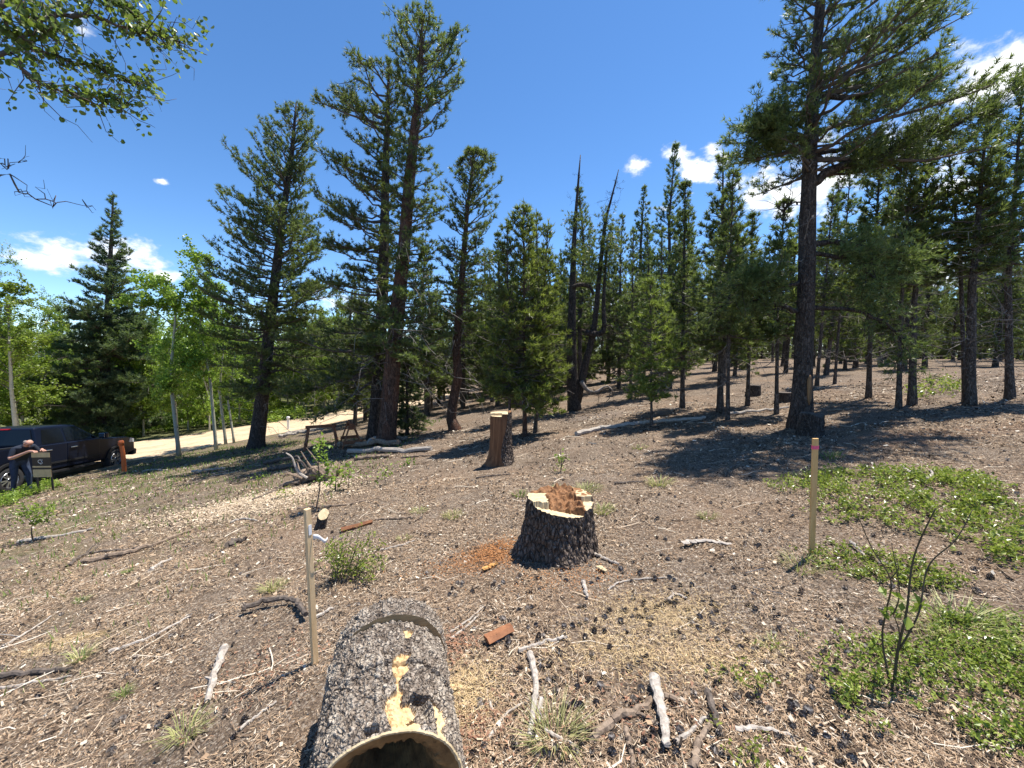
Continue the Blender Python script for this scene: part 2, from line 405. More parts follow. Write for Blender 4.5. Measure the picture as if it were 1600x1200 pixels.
TWIG = plain('twig_wood', (.11, .09, .075), .9, var=.3, scale=4)
DEADTWIG = plain('dead_twig_wood', (.24, .21, .185), .9, var=.45, scale=4)
def m_aspen_bark():
    m = N(mat('aspen_bark')); c = m.coord('Object', (4, 4, 9)); 
    col = m.mix(m.noise(c, 1.2, 4), (.30, .30, .22), (.48, .47, .38))
    col = m.mix(m.rng(m.noise(c, 1.6, 5, .75), .6, .68), col, (.05, .045, .04))
    return m.out(m.bsdf(col, .8, m.bump(m.noise(c, 3, 4), .3, .01), .2))
ABARK = m_aspen_bark()
def m_leaf(name, stops, trans=.35, rough=.5, ovar=.25, spec=.35):
    m = N(mat(name)); t = m.attr('tint'); r = m.add('ShaderNodeObjectInfo').outputs['Random']
    col = m.ramp(t, stops)
    v = m.rng(r, 0, 1, 1 - ovar, 1 + ovar)
    hs = m.add('ShaderNodeHueSaturation', {'Color': col, 'Value': v, 'Hue': m.rng(r, 0, 1, .49, .512)}).outputs[0]
    b = m.bsdf(hs, rough, None, spec)
    tr = m.add('ShaderNodeBsdfTranslucent', {'Color': m.mix(.5, hs, m.mix(.5, hs, (.5, .7, .06)), 'MIX')}).outputs[0]
    mx = m.add('ShaderNodeMixShader', {'Fac': trans}); m.t.links.new(b, mx.inputs[1]); m.t.links.new(tr, mx.inputs[2])
    return m.out(mx.outputs[0])
NEEDLE = m_leaf('pine_needles', [(0, (.045, .062, .024)), (.45, (.11, .142, .05)), (.8, (.19, .22, .085)), (1, (.27, .26, .125))], .38, .42)
NEEDLE_Y = m_leaf('young_pine_needles', [(0, (.07, .09, .022)), (.5, (.165, .195, .045)), (1, (.29, .30, .085))], .4, .42)
NEEDLE_B = m_leaf('spruce_needles', [(0, (.035, .054, .028)), (.5, (.085, .12, .06)), (1, (.17, .20, .11))], .33, .5)
ALEAF = m_leaf('aspen_leaves', [(0, (.085, .14, .02)), (.5, (.17, .26, .035)), (1, (.29, .38, .07))], .5, .4, .18)
ALEAF_NEAR = m_leaf('aspen_leaves_near', [(0, (.06, .10, .022)), (.5, (.12, .18, .04)), (1, (.24, .30, .09))], .4, .38, .1)

# ------------------------------------------------------------------ tree builders
def tuft_tris(rng, C, D, n, L, w, spread=.9):
    """n needle blades round each tuft centre; returns V, F, tint"""
    m = len(C); dirs = unit(D[:, None] * 1.0 + rng.normal(size=(m, n, 3)) * spread * .62)
    ln = L * rng.uniform(.7, 1.15, (m, n, 1))
    perp = unit(np.cross(dirs, rng.normal(size=(m, n, 3)))) * w
    b = C[:, None] + dirs * .01
    V = np.stack([b - perp, b + perp, b + dirs * ln], 2).reshape(-1, 3)
    F = np.arange(m * n * 3).reshape(-1, 3)
    t = np.clip(rng.uniform(.12, .78, (m, 1)) + rng.normal(size=(m, n)) * .10, 0, 1)
    return V, F, np.repeat(t.ravel(), 3)
def leaf_quads(rng, C, s, flat=.0):
    m = len(C); nrm = rsphere(rng, m); nrm[:, 2] += flat; nrm = unit(nrm)
    a = unit(np.cross(nrm, rng.normal(size=(m, 3)))); b = np.cross(nrm, a); sz = (s * rng.uniform(.7, 1.25, m))[:, None]
    V = np.stack([C - a * sz, C + b * sz * .8, C + a * sz, C - b * sz * .8], 1).reshape(-1, 3)
    t = np.clip(rng.uniform(.1, .95, m), 0, 1)
    return V, np.arange(m * 4).reshape(-1, 4), np.repeat(t, 4)
def interp_path(zs, path): return np.stack([np.interp(zs, path[:, 2], path[:, k]) for k in range(2)] + [zs], -1)
def pine_parts(rng, path, rad, prof, zlo, nbr, L=.085, w=.008, per=8, twig_step=.15, tuft_step=.075, tstart=.22, elev=(-14, 52), upturn=.22, dead=0, dead_lo=.8, dead_len=1.2, curl=.25, dark=1.0, flare=1.35, gap=.0, dsq=.12):
    """path (m,3) trunk polyline, rad radii; prof rows (z, left reach, right reach); returns trunk, wood, crown part lists"""
    path = np.asarray(path, float); ztop = path[-1, 2]
    zz = np.unique(np.concatenate([np.linspace(path[0, 2], ztop, 26), path[:, 2], path[0, 2] + np.array([.08, .2, .4])]))
    tp = interp_path(zz, path); tr = np.interp(zz, path[:, 2], rad)
    h = zz - path[0, 2]; tr = tr * (1 + (flare - 1) * np.exp(-h / .28))
    tp[0, 2] -= .25
    V, F = tubes(tp, tr, 14, cap=True)
    ax = interp_path(V[:, 2], path); rv = V - ax; rv[:, 2] = 0
    nn = fbm(V * np.array([5, 5, 1.6]), 3, 3) - .5
    V = V + rv * (nn * .24)[:, None]
    trunk = [(V, F, 0)]
    prof = np.asarray(prof, float); prof = prof[np.argsort(prof[:, 0])]
    # live branches
    z = np.sort(zlo + (ztop - zlo) * rng.random(nbr) ** 1.12); z = z + rng.normal(size=nbr) * .03; z = np.clip(z, zlo, ztop - .05)
    phi = np.arange(nbr) * 2.39996 + rng.normal(size=nbr) * .5
    lf = np.interp(z, prof[:, 0], prof[:, 1]); rt = np.interp(z, prof[:, 0], prof[:, 2])
    c = (1 + np.cos(phi)) / 2
    R = np.maximum((c * rt + (1 - c) * lf), .12) * (1 - dsq * np.abs(np.sin(phi))) * np.clip(rng.normal(.95, .2, nbr), .45, 1.2)
    if gap: R *= np.where(rng.random(nbr) < gap, rng.uniform(.3, .6, nbr), 1.0)
    rel = np.clip((z - zlo) / (ztop - zlo), 0, 1)
    el = np.radians(elev[0] + (elev[1] - elev[0]) * rel ** 1.3 + rng.normal(size=nbr) * 9)
    el = np.minimum(el, np.arctan(np.maximum(ztop - z, .05) * .85 / R))
    base = interp_path(z, path)
    m = 7; t = np.linspace(0, 1, m)
    az = phi[:, None] + curl * (rng.normal(size=nbr))[:, None] * t
    hx = np.cumsum(np.cos(az), 1) / m; hy = np.cumsum(np.sin(az), 1) / m; hx -= hx[:, :1]; hy -= hy[:, :1]
    zz = np.tan(el)[:, None] * t + (upturn * rng.uniform(.4, 1.5, nbr))[:, None] * t ** 2.2
    B = base[:, None] + np.stack([hx * R[:, None] * m / (m - 1), hy * R[:, None] * m / (m - 1), zz * R[:, None]], -1)
    B[:, 1:-1] += rng.normal(size=(nbr, m - 2, 3)) * .02 * R[:, None, None]
    B[..., 2] = np.minimum(B[..., 2], ztop - .12 - .30 * np.hypot(B[..., 0] - path[-1, 0], B[..., 1] - path[-1, 1]))
    rb = np.clip(.010 + .016 * R, .006, .07); BR = rb[:, None] * (1 - .82 * t)
    wood = [tubes(B, BR, 5, cap=False) + (0,)]
    # twigs
    nt = np.maximum((R * (1 - tstart) / twig_step * 2.1).astype(int), np.where(R < .35, 1, 3))
    bi = np.repeat(np.arange(nbr), nt); tt = tstart + (1.0 - tstart) * rng.random(len(bi)) ** .8
    fi = np.clip(tt * (m - 1), 0, m - 1.001); i0 = fi.astype(int); ff = (fi - i0)[:, None]
    P0 = B[bi, i0] * (1 - ff) + B[bi, i0 + 1] * ff; T = unit(B[bi, i0 + 1] - B[bi, i0])
    side = np.stack([-T[:, 1], T[:, 0], T[:, 2] * 0], -1) * np.where(rng.random(len(bi)) < .5, 1, -1)[:, None]
    D = unit(T * rng.uniform(.35, 1.0, (len(bi), 1)) + side * rng.uniform(.3, 1.0, (len(bi), 1)) + rng.normal(size=(len(bi), 3)) * .22 + np.array([0, 0, .18]))
    tl = np.clip(R[bi] * (.36 - .22 * tt) * rng.uniform(.6, 1.3, len(bi)), .05, .75)
    s = np.linspace(0, 1, 2)
    TP = P0[:, None] + D[:, None] * (tl[:, None] * s)[..., None] + np.array([0, 0, .22]) * (tl[:, None] * s ** 2)[..., None]
    TP[..., 2] = np.minimum(TP[..., 2], ztop - .1 - .5 * np.hypot(TP[..., 0] - path[-1, 0], TP[..., 1] - path[-1, 1]))
    wood.append(tubes(TP, np.broadcast_to(.006 * (1 - .6 * s), TP.shape[:2]), 3, cap=False) + (0,))
    nf = np.maximum((tl * 1.15 / tuft_step).astype(int), 3)
    ti = np.repeat(np.arange(len(bi)), nf); u = 1.0 - rng.random(len(ti)) ** 1.4 * .85
    C = P0[ti] + D[ti] * (tl[ti] * u)[:, None] + np.array([0, 0, .22]) * (tl[ti] * u ** 2)[:, None]
    C[:, 2] = np.minimum(C[:, 2], ztop - .08 - .5 * np.hypot(C[:, 0] - path[-1, 0], C[:, 1] - path[-1, 1]) + .06 * rng.normal(size=len(C)))
    TD = unit(D[ti] + np.array([0, 0, .45]) + rng.normal(size=(len(ti), 3)) * .25)
    tipC = B[:, -1]; tipD = unit(B[:, -1] - B[:, -2] + np.array([0, 0, .05]))
    C = np.concatenate([C, tipC, path[-1:] + np.array([[0, 0, 0]])]); TD = np.concatenate([TD, tipD, [[0, 0, 1]]])
    crown = [tuft_tris(rng, C, TD, per, L, w)]
    crown = [(a, b, 0, tn) for a, b, tn in crown]
    # bare dead branches below and through the crown
    if dead:
        zd = rng.uniform(path[0, 2] + dead_lo, zlo + (ztop - zlo) * .35, dead); pd = rng.uniform(0, 2 * math.pi, dead)
        Ld = dead_len * rng.uniform(.3, 1.0, dead); b0 = interp_path(zd, path)
        t = np.linspace(0, 1, 6); az = pd[:, None] + rng.normal(size=(dead, 1)) * .5 * t
        Pd = b0[:, None] + np.stack([np.cos(az) * t * Ld[:, None], np.sin(az) * t * Ld[:, None], (rng.uniform(-.55, .25, dead)[:, None] * t + .15 * np.sin(t * 5 + pd[:, None])) * Ld[:, None]], -1)
        Pd[:, 1:] += rng.normal(size=(dead, 5, 3)) * .035 * Ld[:, None, None]
        Pd[:, 1:] += rng.normal(size=(dead, 1, 3)) * (t[1:] ** 2)[None, :, None] * .22 * Ld[:, None, None]
        wood.append(tubes(Pd, np.clip(.010 * Ld, .003, .014)[:, None] * (1 - .75 * t), 4, cap=False) + (1,))
        k = 5; di = np.repeat(np.arange(dead), k); ui = rng.integers(2, 6, len(di)); q = Pd[di, ui]
        dd = unit(rng.normal(size=(len(di), 3)) + unit(Pd[di, 5] - Pd[di, 0]) * .9); ll = Ld[di] * rng.uniform(.12, .4, len(di))
        s = np.linspace(0, 1, 4); TP = q[:, None] + dd[:, None] * (ll[:, None] * s)[..., None] + rng.normal(size=(len(di), 4, 3)) * (.05 * ll)[:, None, None] * (s > 0)[None, :, None]
        wood.append(tubes(TP, np.broadcast_to(.0045 * (1 - .5 * s), TP.shape[:2]), 3, cap=False) + (1,))
    return trunk, wood, crown
def put_pine(name, label, loc, parts, bark=None, needle=None, group=None, cat='tree', deadmat=None):
    t = thing(name, label, cat, loc, 0, group)
    a = mesh_obj('trunk', parts[0], bark or BARK, t, smooth=True)
    b = mesh_obj('branches', parts[1], [TWIG, deadmat or DEADTWIG], t); b['kind'] = 'stuff'
    c = mesh_obj('crown', parts[2], needle or NEEDLE, t); c['kind'] = 'stuff'
    return t
def copy_tree(src, loc, rz, sc, label, group):
    r = src.copy(); COL.objects.link(r); r.location = tuple(float(v) for v in loc); r.rotation_euler = (0, 0, rz); r.scale = (sc[0], sc[0], sc[1])
    r['label'] = label; r['group'] = group
    for ch in src.children:
        c = ch.copy(); COL.objects.link(c); c.parent = r
    return r
def px_tree(base, trunk, prof, Y=None):
    """photo-measured outline -> local metres about the base; trunk [(x,y,width px)], prof [(y,left x,right x)]"""
    g = ground_px(*base) if Y is None else None
    if Y is not None:
        p = plane_px(base[0], base[1], Y); g = np.array([p[0], Y, terr(p[0], Y)])
    Yb = g[1]
    tp, rd = [], []
    for (x, y, w) in trunk:
        q = plane_px(x, y, Yb) - g; tp.append(q); rd.append(w / 2 * Yb / FPX)
    tp = np.array(tp); tp[0, 2] = 0; o = np.argsort(tp[:, 2]); tp = tp[o]; rd = np.array(rd)[o]
    pr = []
    for (y, xl, xr) in prof:
        a = plane_px(xl, y, Yb) - g; b = plane_px(xr, y, Yb) - g; cx = np.interp(a[2], tp[:, 2], tp[:, 0])
        pr.append((a[2], max(cx - a[0], .1), max(b[0] - cx, .1)))
    return g, tp, rd, np.array(sorted(pr)), Yb
def z_of(y, g, Y): return (plane_px(800, y, Y) - g)[2]
rng = np.random.default_rng(11)

# the twin pines in the middle
g, tp, rd, pr, Y = px_tree((605, 692), [(603, 692, 27), (609, 620, 26), (614, 560, 24), (622, 480, 22), (632, 380, 18), (640, 280, 17), (650, 180, 12), (657, 100, 8), (660, 18, 2)],
    [(18, 655, 668), (40, 630, 690), (65, 612, 700), (100, 600, 718), (135, 612, 722), (175, 632, 722), (215, 620, 705), (260, 615, 690), (300, 590, 690), (345, 600, 685), (400, 610, 690), (450, 600, 690), (520, 575, 690), (560, 555, 695), (600, 560, 690)])
P = pine_parts(rng, tp, rd, pr, z_of(560, g, Y), 280, L=.13, w=.012, per=6, tstart=.3, dead=46, dead_lo=1.6, dead_len=2.0, elev=(-12, 42), twig_step=.125, gap=.15)
put_pine('pine_tree', 'tallest pine in the middle, thick reddish leaning trunk beside the sawhorses', g, P, BARK_RED, deadmat=DEADTWIG)
MID = g
g2, tp, rd, pr, Y = px_tree((583, 688), [(584, 688, 20), (590, 600, 18), (596, 500, 17), (600, 400, 15), (602, 300, 12), (605, 200, 8), (608, 96, 2)],
    [(96, 600, 618), (120, 580, 625), (142, 505, 640), (175, 495, 640), (205, 520, 640), (240, 555, 630), (265, 520, 620), (300, 500, 620), (345, 495, 610), (390, 505, 600), (430, 540, 610), (480, 500, 610), (540, 470, 610), (600, 450, 600), (640, 480, 590)])
P = pine_parts(rng, tp, rd, pr, z_of(600, g2, Y), 300, L=.13, w=.012, per=6, tstart=.35, dead=50, dead_lo=1.0, dead_len=3.2, elev=(-20, 35), twig_step=.13, gap=.2)
put_pine('pine_tree', 'pine with wide left boughs standing directly behind the tallest reddish pine', g2, P, BARK_DARK)
# pine left of the sawhorses
g, tp, rd, pr, Y = px_tree((400, 700), [(400, 702, 22), (412, 600, 18), (425, 480, 14), (440, 350, 10), (455, 250, 7), (463, 160, 2)],
    [(160, 456, 470), (190, 430, 490), (215, 425, 492), (245, 425, 500), (262, 393, 490), (300, 392, 492), (335, 372, 500), (370, 362, 497), (420, 350, 508), (455, 340, 512), (500, 345, 522), (540, 345, 515), (580, 355, 480), (620, 370, 470)])
P = pine_parts(rng, tp, rd, pr, z_of(610, g, Y), 240, L=.125, w=.013, per=6, tstart=.2, dead=40, dead_lo=.8, dead_len=2.0, twig_step=.13)
put_pine('pine_tree', 'dark pine with leaning trunk at the road edge, left of the sawhorses', g, P, BARK_DARK)
# twisted trunk pine
g, tp, rd, pr, Y = px_tree((708, 672), [(711, 674, 20), (705, 655, 15), (708, 625, 15), (716, 590, 13), (713, 545, 13), (717, 490, 11), (722, 430, 9), (730, 330, 6), (741, 232, 2)],
    [(232, 735, 747), (250, 718, 762), (275, 712, 774), (310, 706, 778), (350, 690, 785), (400, 682, 780), (450, 685, 775), (500, 670, 760), (550, 680, 745)])
P = pine_parts(rng, tp, rd, pr, z_of(520, g, Y), 170, L=.12, w=.010, per=8, tstart=.3, dead=40, dead_lo=1.2, dead_len=1.5, twig_step=.14, flare=1.1)
put_pine('pine_tree', 'pine with a twisted S-shaped trunk and pale scarred foot', g, P, BARK_RED)
TWIST = g
# big pine on the right
g, tp, rd, pr, Y = px_tree((1252, 668), [(1250, 672, 31), (1253, 620, 27), (1256, 540, 25), (1260, 440, 23), (1262, 340, 21), (1266, 230, 18), (1272, 120, 15), (1282, 0, 12), (1287, -90, 6), (1290, -150, 2)],
    [(-150, 1280, 1300), (-110, 1245, 1340), (-60, 1218, 1390), (10, 1205, 1430), (60, 1203, 1445), (110, 1208, 1470), (150, 1225, 1480), (190, 1165, 1480), (240, 1158, 1480), (275, 1160, 1440), (310, 1250, 1290), (370, 1245, 1400), (400, 1170, 1400), (470, 1150, 1350), (500, 1160, 1350)])
BIGPROF = pr; BIG = g; BIGY = Y; BIGTP = tp
P = pine_parts(rng, tp, rd, pr, z_of(275, g, Y), 140, L=.10, w=.007, per=8, tstart=.34, dead=12, dead_lo=2.6, dead_len=1.0, elev=(2, 40), twig_step=.11, tuft_step=.065, upturn=.1, flare=1.25, dsq=.32)
big = put_pine('pine_tree', 'big dark-trunked pine in front on the right with a scar near its base', g, P, BARK_DARK)
def limb(root, pts_px, w0, foliage=1.0, Yoff=(0, 0), per=7, L=.10, seed=1):
    """a heavy limb along photo points, with its own twigs and needles, as a part of its tree"""
    r = np.random.default_rng(seed); Yb = BIGY; n = len(pts_px)
    q = np.array([plane_px(x, y, Yb) - BIG for x, y in pts_px]); q[:, 1] += np.linspace(Yoff[0], Yoff[1], n)
    p = spline(q, 14); t = np.linspace(0, 1, 14); p[1:] += r.normal(size=(13, 3)) * .02
    parts = [tubes(p, w0 / 2 * Yb / FPX * (1 - .8 * t), 7, cap=True) + (0,)]
    nt = int(60 * foliage) + 26; ti = r.uniform(.25, 1, nt); fi = ti * 12.99; i0 = fi.astype(int); P0 = p[i0] + (p[i0 + 1] - p[i0]) * (fi - i0)[:, None]
    T = unit(p[i0 + 1] - p[i0]); D = unit(T * r.uniform(.1, .9, (nt, 1)) + r.normal(size=(nt, 3)) * .6 + np.array([0, 0, .15])); tl = r.uniform(.2, .75, nt)
    s = np.linspace(0, 1, 4); TP = P0[:, None] + D[:, None] * (tl[:, None] * s)[..., None] + r.normal(size=(nt, 4, 3)) * .025 * (s > 0)[None, :, None]
    parts.append(tubes(TP, np.broadcast_to(.008 * (1 - .6 * s), TP.shape[:2]), 3, cap=False) + (0,))
    o = mesh_obj('limb', parts, [BARK_DARK], root, smooth=True)
    if foliage > 0:
        m = int(1500 * foliage); k = r.integers(0, nt, m); u = r.uniform(.3, 1, m)
        C = P0[k] + D[k] * (tl[k] * u)[:, None] + r.normal(size=(m, 3)) * .05
        a, b, tn = tuft_tris(r, C, unit(D[k] + r.normal(size=(m, 3)) * .4 + np.array([0, 0, .35])), per, L, .007)
        mesh_obj('needles', [(a, b, 0, tn)], NEEDLE, o)
limb(big, [(1264, 290), (1300, 268), (1345, 253), (1400, 240), (1455, 215), (1505, 190)], 15, 1.3, (0, -.5), seed=2)
limb(big, [(1278, 150), (1330, 145), (1390, 132), (1450, 112), (1505, 105)], 9, .9, (0, .5), seed=3)
limb(big, [(1274, 245), (1330, 222), (1400, 215), (1470, 240), (1500, 200)], 8, .8, (0, 1.0), seed=4)
limb(big, [(1262, 383), (1310, 376), (1370, 381), (1420, 396), (1455, 420)], 10, 1.0, (0, .4), seed=5)
limb(big, [(1258, 398), (1300, 402), (1335, 420), (1360, 460)], 8, .6, (0, -.3), seed=6)
limb(big, [(1262, 480), (1300, 482), (1345, 492), (1385, 520), (1395, 560)], 8, .25, (0, -.3), seed=7)
limb(big, [(1246, 486), (1210, 474), (1165, 470), (1120, 482)], 8, .5, (0, .2), seed=8)
limb(big, [(1250, 440), (1215, 448), (1180, 440), (1140, 452)], 6, .8, (0, -.3), seed=9)
limb(big, [(1262, 225), (1230, 213), (1200, 208), (1165, 225)], 7, 1.2, (0, -.2), seed=10)
limb(big, [(1250, 316), (1235, 318), (1222, 330)], 3, .0, (0, .0), seed=12)
def m_scar():
    m = N(mat('scarred_wood')); c = m.coord('Object', (14, 14, 2)); return m.out(m.bsdf(m.ramp(m.noise(c, 1.5, 5), [(.3, (.05, .03, .02)), (.6, (.30, .17, .08))]), .8, m.bump(m.noise(c, 3, 4), .5, .01)))
SCAR = m_scar()
sp = np.array([plane_px(x, y, Y) - BIG for x, y in [(1254, 585), (1253, 605), (1252, 630)]]); sp[:, 1] -= np.array([.195, .2, .21])
mesh_obj('bark_scar', [tubes(spline(sp, 8), .045 * np.array([.2, .7, 1, 1, .9, .9, .6, .2]), 8) + (0,)], SCAR, big, smooth=True)

# forked snag with bare grey tops
def snag():
    g = ground_px(898, 641); Y = g[1]; t = thing('forked_snag', 'old forked pine with two bare spiked tops and sparse green in the middle', 'tree', g)
    r = np.random.default_rng(5)
    def stem(name, pts, m=16, yo=0.0):
        q = np.array([plane_px(x, y, Y) - g for x, y, w in pts]); w = np.array([w for *_, w in pts]) / 2 * Y / FPX; q[:, 1] += yo
        p = spline(q, m); R = np.interp(np.linspace(0, 1, m), np.linspace(0, 1, len(w)), w)
        return p, R
    a, ra = stem('trunk', [(898, 645, 24), (895, 600, 18), (893, 540, 15), (894, 480, 12), (896, 400, 8), (900, 330, 5), (907, 242, 1.2)])
    b, rb = stem('trunk', [(902, 628, 12), (914, 570, 11), (928, 510, 9), (936, 430, 7), (945, 350, 5), (955, 310, 3), (966, 266, 1)], yo=-.05)
    c, rc = stem('elbow', [(913, 520, 9), (930, 522, 9), (942, 515, 8), (941, 480, 6), (944, 420, 4), (948, 370, 2)], 12, -.2)
    e, re = stem('elbow', [(893, 450, 6), (905, 446, 7), (920, 449, 5), (926, 462, 3)], 10, -.15)
    ga, rg = stem('low', [(906, 595, 7), (915, 608, 6), (928, 612, 5), (945, 602, 3), (955, 610, 2)], 10, -.25)
    mesh_obj('trunk', [tubes(a, ra, 10) + (0,), tubes(c, rc, 7) + (0,)], BARK_DARK, t, smooth=True)
    mesh_obj('trunk', [tubes(b, rb, 9) + (0,), tubes(e, re, 6) + (0,)], BARK_DARK, t, smooth=True)
    mesh_obj('low_limb', [tubes(ga, rg, 6) + (0,)], DEADTWIG, t, smooth=True)
    wood = []; Cs, Ds = [], []
    for p, k in ((a, 60), (b, 60), (c, 40), (ga, 30)):
        i = r.integers(2, len(p) - 1, k); L = r.uniform(.15, 1.1, k) * np.where(np.arange(k) % 4 == 0, 1.3, .7); L *= np.clip(1.35 - (p[i, 2] / 9.5), .12, 1)
        d = unit(np.stack([r.normal(size=k), r.normal(size=k), r.normal(size=k) * .35 - .1], -1)); s = np.linspace(0, 1, 6)
        tp_ = p[i][:, None] + d[:, None] * (L[:, None] * s)[..., None] + np.array([0, 0, -.25]) * (L[:, None] * np.sin(s * 3))[..., None] + r.normal(size=(k, 6, 3)) * .04 * (s > 0)[None, :, None]
        wood.append(tubes(tp_, np.clip(.014 * L, .005, .02)[:, None] * (1 - .7 * s), 4, False) + (0,))
        j = np.repeat(np.arange(k), 5); q = tp_[j, r.integers(2, 6, len(j))]; d2 = unit(r.normal(size=(len(j), 3)) + d[j]); l2 = L[j] * r.uniform(.15, .5, len(j)); s = np.linspace(0, 1, 4)
        tq = q[:, None] + d2[:, None] * (l2[:, None] * s)[..., None] + r.normal(size=(len(j), 4, 3)) * .02 * (s > 0)[None, :, None]
        wood.append(tubes(tq, np.broadcast_to(.004 * (1 - .5 * s), tq.shape[:2]), 3, False) + (0,))
        z = tq[:, -1, 2]; keep = (z > 4.2) & (z < 7.0) & (r.random(len(z)) < .8)
        for _ in range(7):
            Cs.append(tq[keep][:, -1] + r.normal(size=(keep.sum(), 3)) * .13); Ds.append(d2[keep])
    tag(mesh_obj('branches', wood, BARK_DARK, t), kind='stuff')
    C = np.concatenate(Cs); D = unit(np.concatenate(Ds) + np.array([0, 0, .5]))
    a_, b_, tn = tuft_tris(r, C, D, 8, .13, .011); mesh_obj('crown', [(a_, b_, 0, tn)], NEEDLE, t)
snag()

# measured single pines: base px, trunk width px, top px, widest half widths, first branch y
def simple_prof(ybase, ytop, ylo, hl, hr, shape=1.0, wd=1.22):
    ys = np.linspace(ytop, ylo, 7); f = np.array([.03, .22, .42, .62, .82, 1.0, .9]) ** shape
    return [(y, -hl * k * wd, hr * k * wd) for y, k in zip(ys, f)]
def measured(name, label, base, wb, top, hl, hr, ylo, nbr, mid=None, needle=None, bark=None, Y=None, shape=1.0, dead=18, group=None, **k):
    trunk = [(base[0], base[1], wb)] + ([(mid[0], mid[1], wb * .7)] if mid else [((base[0] * .55 + top[0] * .45), base[1] * .55 + top[1] * .45, wb * .62)]) + [(top[0], top[1], max(1.2, wb * .1))]
    xs = np.array([p[0] for p in trunk][::-1], float); ys = np.array([p[1] for p in trunk][::-1], float)
    prof = [(y, np.interp(y, ys, xs) + l, np.interp(y, ys, xs) + r) for y, l, r in simple_prof(base[1], top[1], ylo, hl, hr, shape, .92 if base[0] > 1270 else 1.22)]
    g, tp, rd, pr, Yb = px_tree(base, trunk, prof, Y)
    kw = dict(L=.13, w=.012, per=7, tstart=.2, dead=dead, dead_lo=.8, dead_len=1.0, twig_step=.17); kw.update(k)
    P = pine_parts(rng, tp, rd, pr, z_of(ylo if base[0] > 1270 else min(ylo + 25, base[1] - 25), g, Yb), int(nbr * (.85 if base[0] > 1270 else 1.12)), **kw)
    put_pine(name, label, g, P, bark, needle, group)
    return g
HERO = []
def add(*a, **k): HERO.append(measured('pine_tree', *a, **k))
add('tall dark conifer towering over the aspens behind the pickup', (160, 694), 16, (177, 303), 60, 60, 640, 250, Y=23.5, needle=NEEDLE_B, L=.2, w=.02, shape=1.2, elev=(-24, 32), tstart=.1, per=6)
add('small conifer peeking out right of the tall dark conifer', (200, 690), 8, (222, 465), 22, 26, 600, 90, Y=27, needle=NEEDLE_B, L=.2, w=.02)
add('dense young pine with several stems right of the twisted pine', (820, 682), 7, (818, 316), 52, 46, 610, 190, needle=NEEDLE_Y, bark=BARK_RED, shape=.8)
add('young pine right beside the dense many-stemmed one, slightly shorter', (836, 676), 6, (857, 346), 40, 34, 600, 120, needle=NEEDLE_Y, shape=.8)
add('slim pine squeezed in left of the dense many-stemmed young pine', (797, 686), 5, (792, 345), 30, 34, 590, 100, needle=NEEDLE, shape=.8)
add('pine standing behind the cluster of young pines right of the twisted pine', (844, 650), 6, (838, 330), 46, 34, 585, 110, needle=NEEDLE)
add('slender pine with bare lower trunk just right of the forked snag', (985, 624), 5, (990, 356), 24, 20, 570, 110)
add('short yellow-green young pine with foliage low down, above the long fallen pole', (1018, 664), 4, (1016, 430), 32, 36, 600, 110, needle=NEEDLE_Y, shape=.7)
add('straight pine with a long bare trunk and dense dark spire', (1066, 637), 7, (1071, 281), 27, 27, 540, 150, mid=(1068, 450))
add('narrow pine behind the short young pine', (1034, 618), 5, (1034, 354), 20, 22, 560, 90)
add('tall twin-spired pine left of the big dark-trunked pine', (1125, 643), 9, (1130, 237), 38, 30, 520, 170, mid=(1128, 430))
add('pine close in front of the twin-spired pine with a thinner trunk', (1137, 656), 6, (1146, 262), 30, 34, 500, 130, mid=(1139, 470))
add('medium pine between the twin-spired pine and the big dark trunk', (1168, 634), 6, (1176, 330), 26, 26, 520, 110)
add('pine just left of the big dark trunk with a slim bare stem', (1213, 647), 6, (1226, 308), 34, 30, 500, 120, mid=(1215, 500))
add('slim pine directly right of the big dark trunk', (1276, 603), 5, (1302, 300), 30, 34, 480, 110)
add('thin dark-stemmed pine second to the right of the big trunk', (1304, 600), 4, (1330, 250), 34, 34, 470, 110)
add('pine with leafless lower twigs right of the big trunk', (1357, 622), 7, (1378, 210), 50, 46, 470, 160, mid=(1361, 480), dead=34)
add('pine left of the green patch under the trees at right', (1404, 637), 7, (1430, 190), 48, 44, 450, 170, mid=(1408, 480), dead=30)
add('thick-trunked pine rising from the green ground cover under the trees', (1425, 632), 10, (1452, 230), 46, 52, 440, 170, mid=(1428, 480))
add('thickest pine near the right edge with a tall straight bare trunk', (1515, 633), 13, (1545, 150), 48, 46, 430, 200, mid=(1519, 450), dead=30)
add('dead-straight slim stem touching the thick pine near the right edge', (1508, 628), 6, (1478, 200), 26, 34, 380, 100, mid=(1500, 400))
add('pine at the right edge with a dark trunk and high crown', (1578, 622), 10, (1600, 110), 48, 40, 420, 190, mid=(1575, 440), dead=40)
add('pine whose boughs reach into the frame at the top of the right edge', (1668, 612), 10, (1690, 0), 82, 50, 330, 120, dead=14, L=.12, w=.011, per=6)
def bushy():
    g, tp, rd, pr, Y = px_tree((632, 668), [(636, 672, 5), (636, 600, 4), (640, 540, 1)], [(540, 632, 648), (580, 618, 662), (620, 612, 668), (655, 615, 672)], Y=MID[1] + 1.2)
    P = pine_parts(rng, tp, rd, pr, z_of(662, g, Y), 90, L=.11, w=.010, per=9, tstart=.1, elev=(-35, 30), twig_step=.1)
    put_pine('spruce_sapling', 'small dark bushy spruce tucked behind the tallest reddish pine', g, P, BARK_DARK, NEEDLE_B)
bushy()

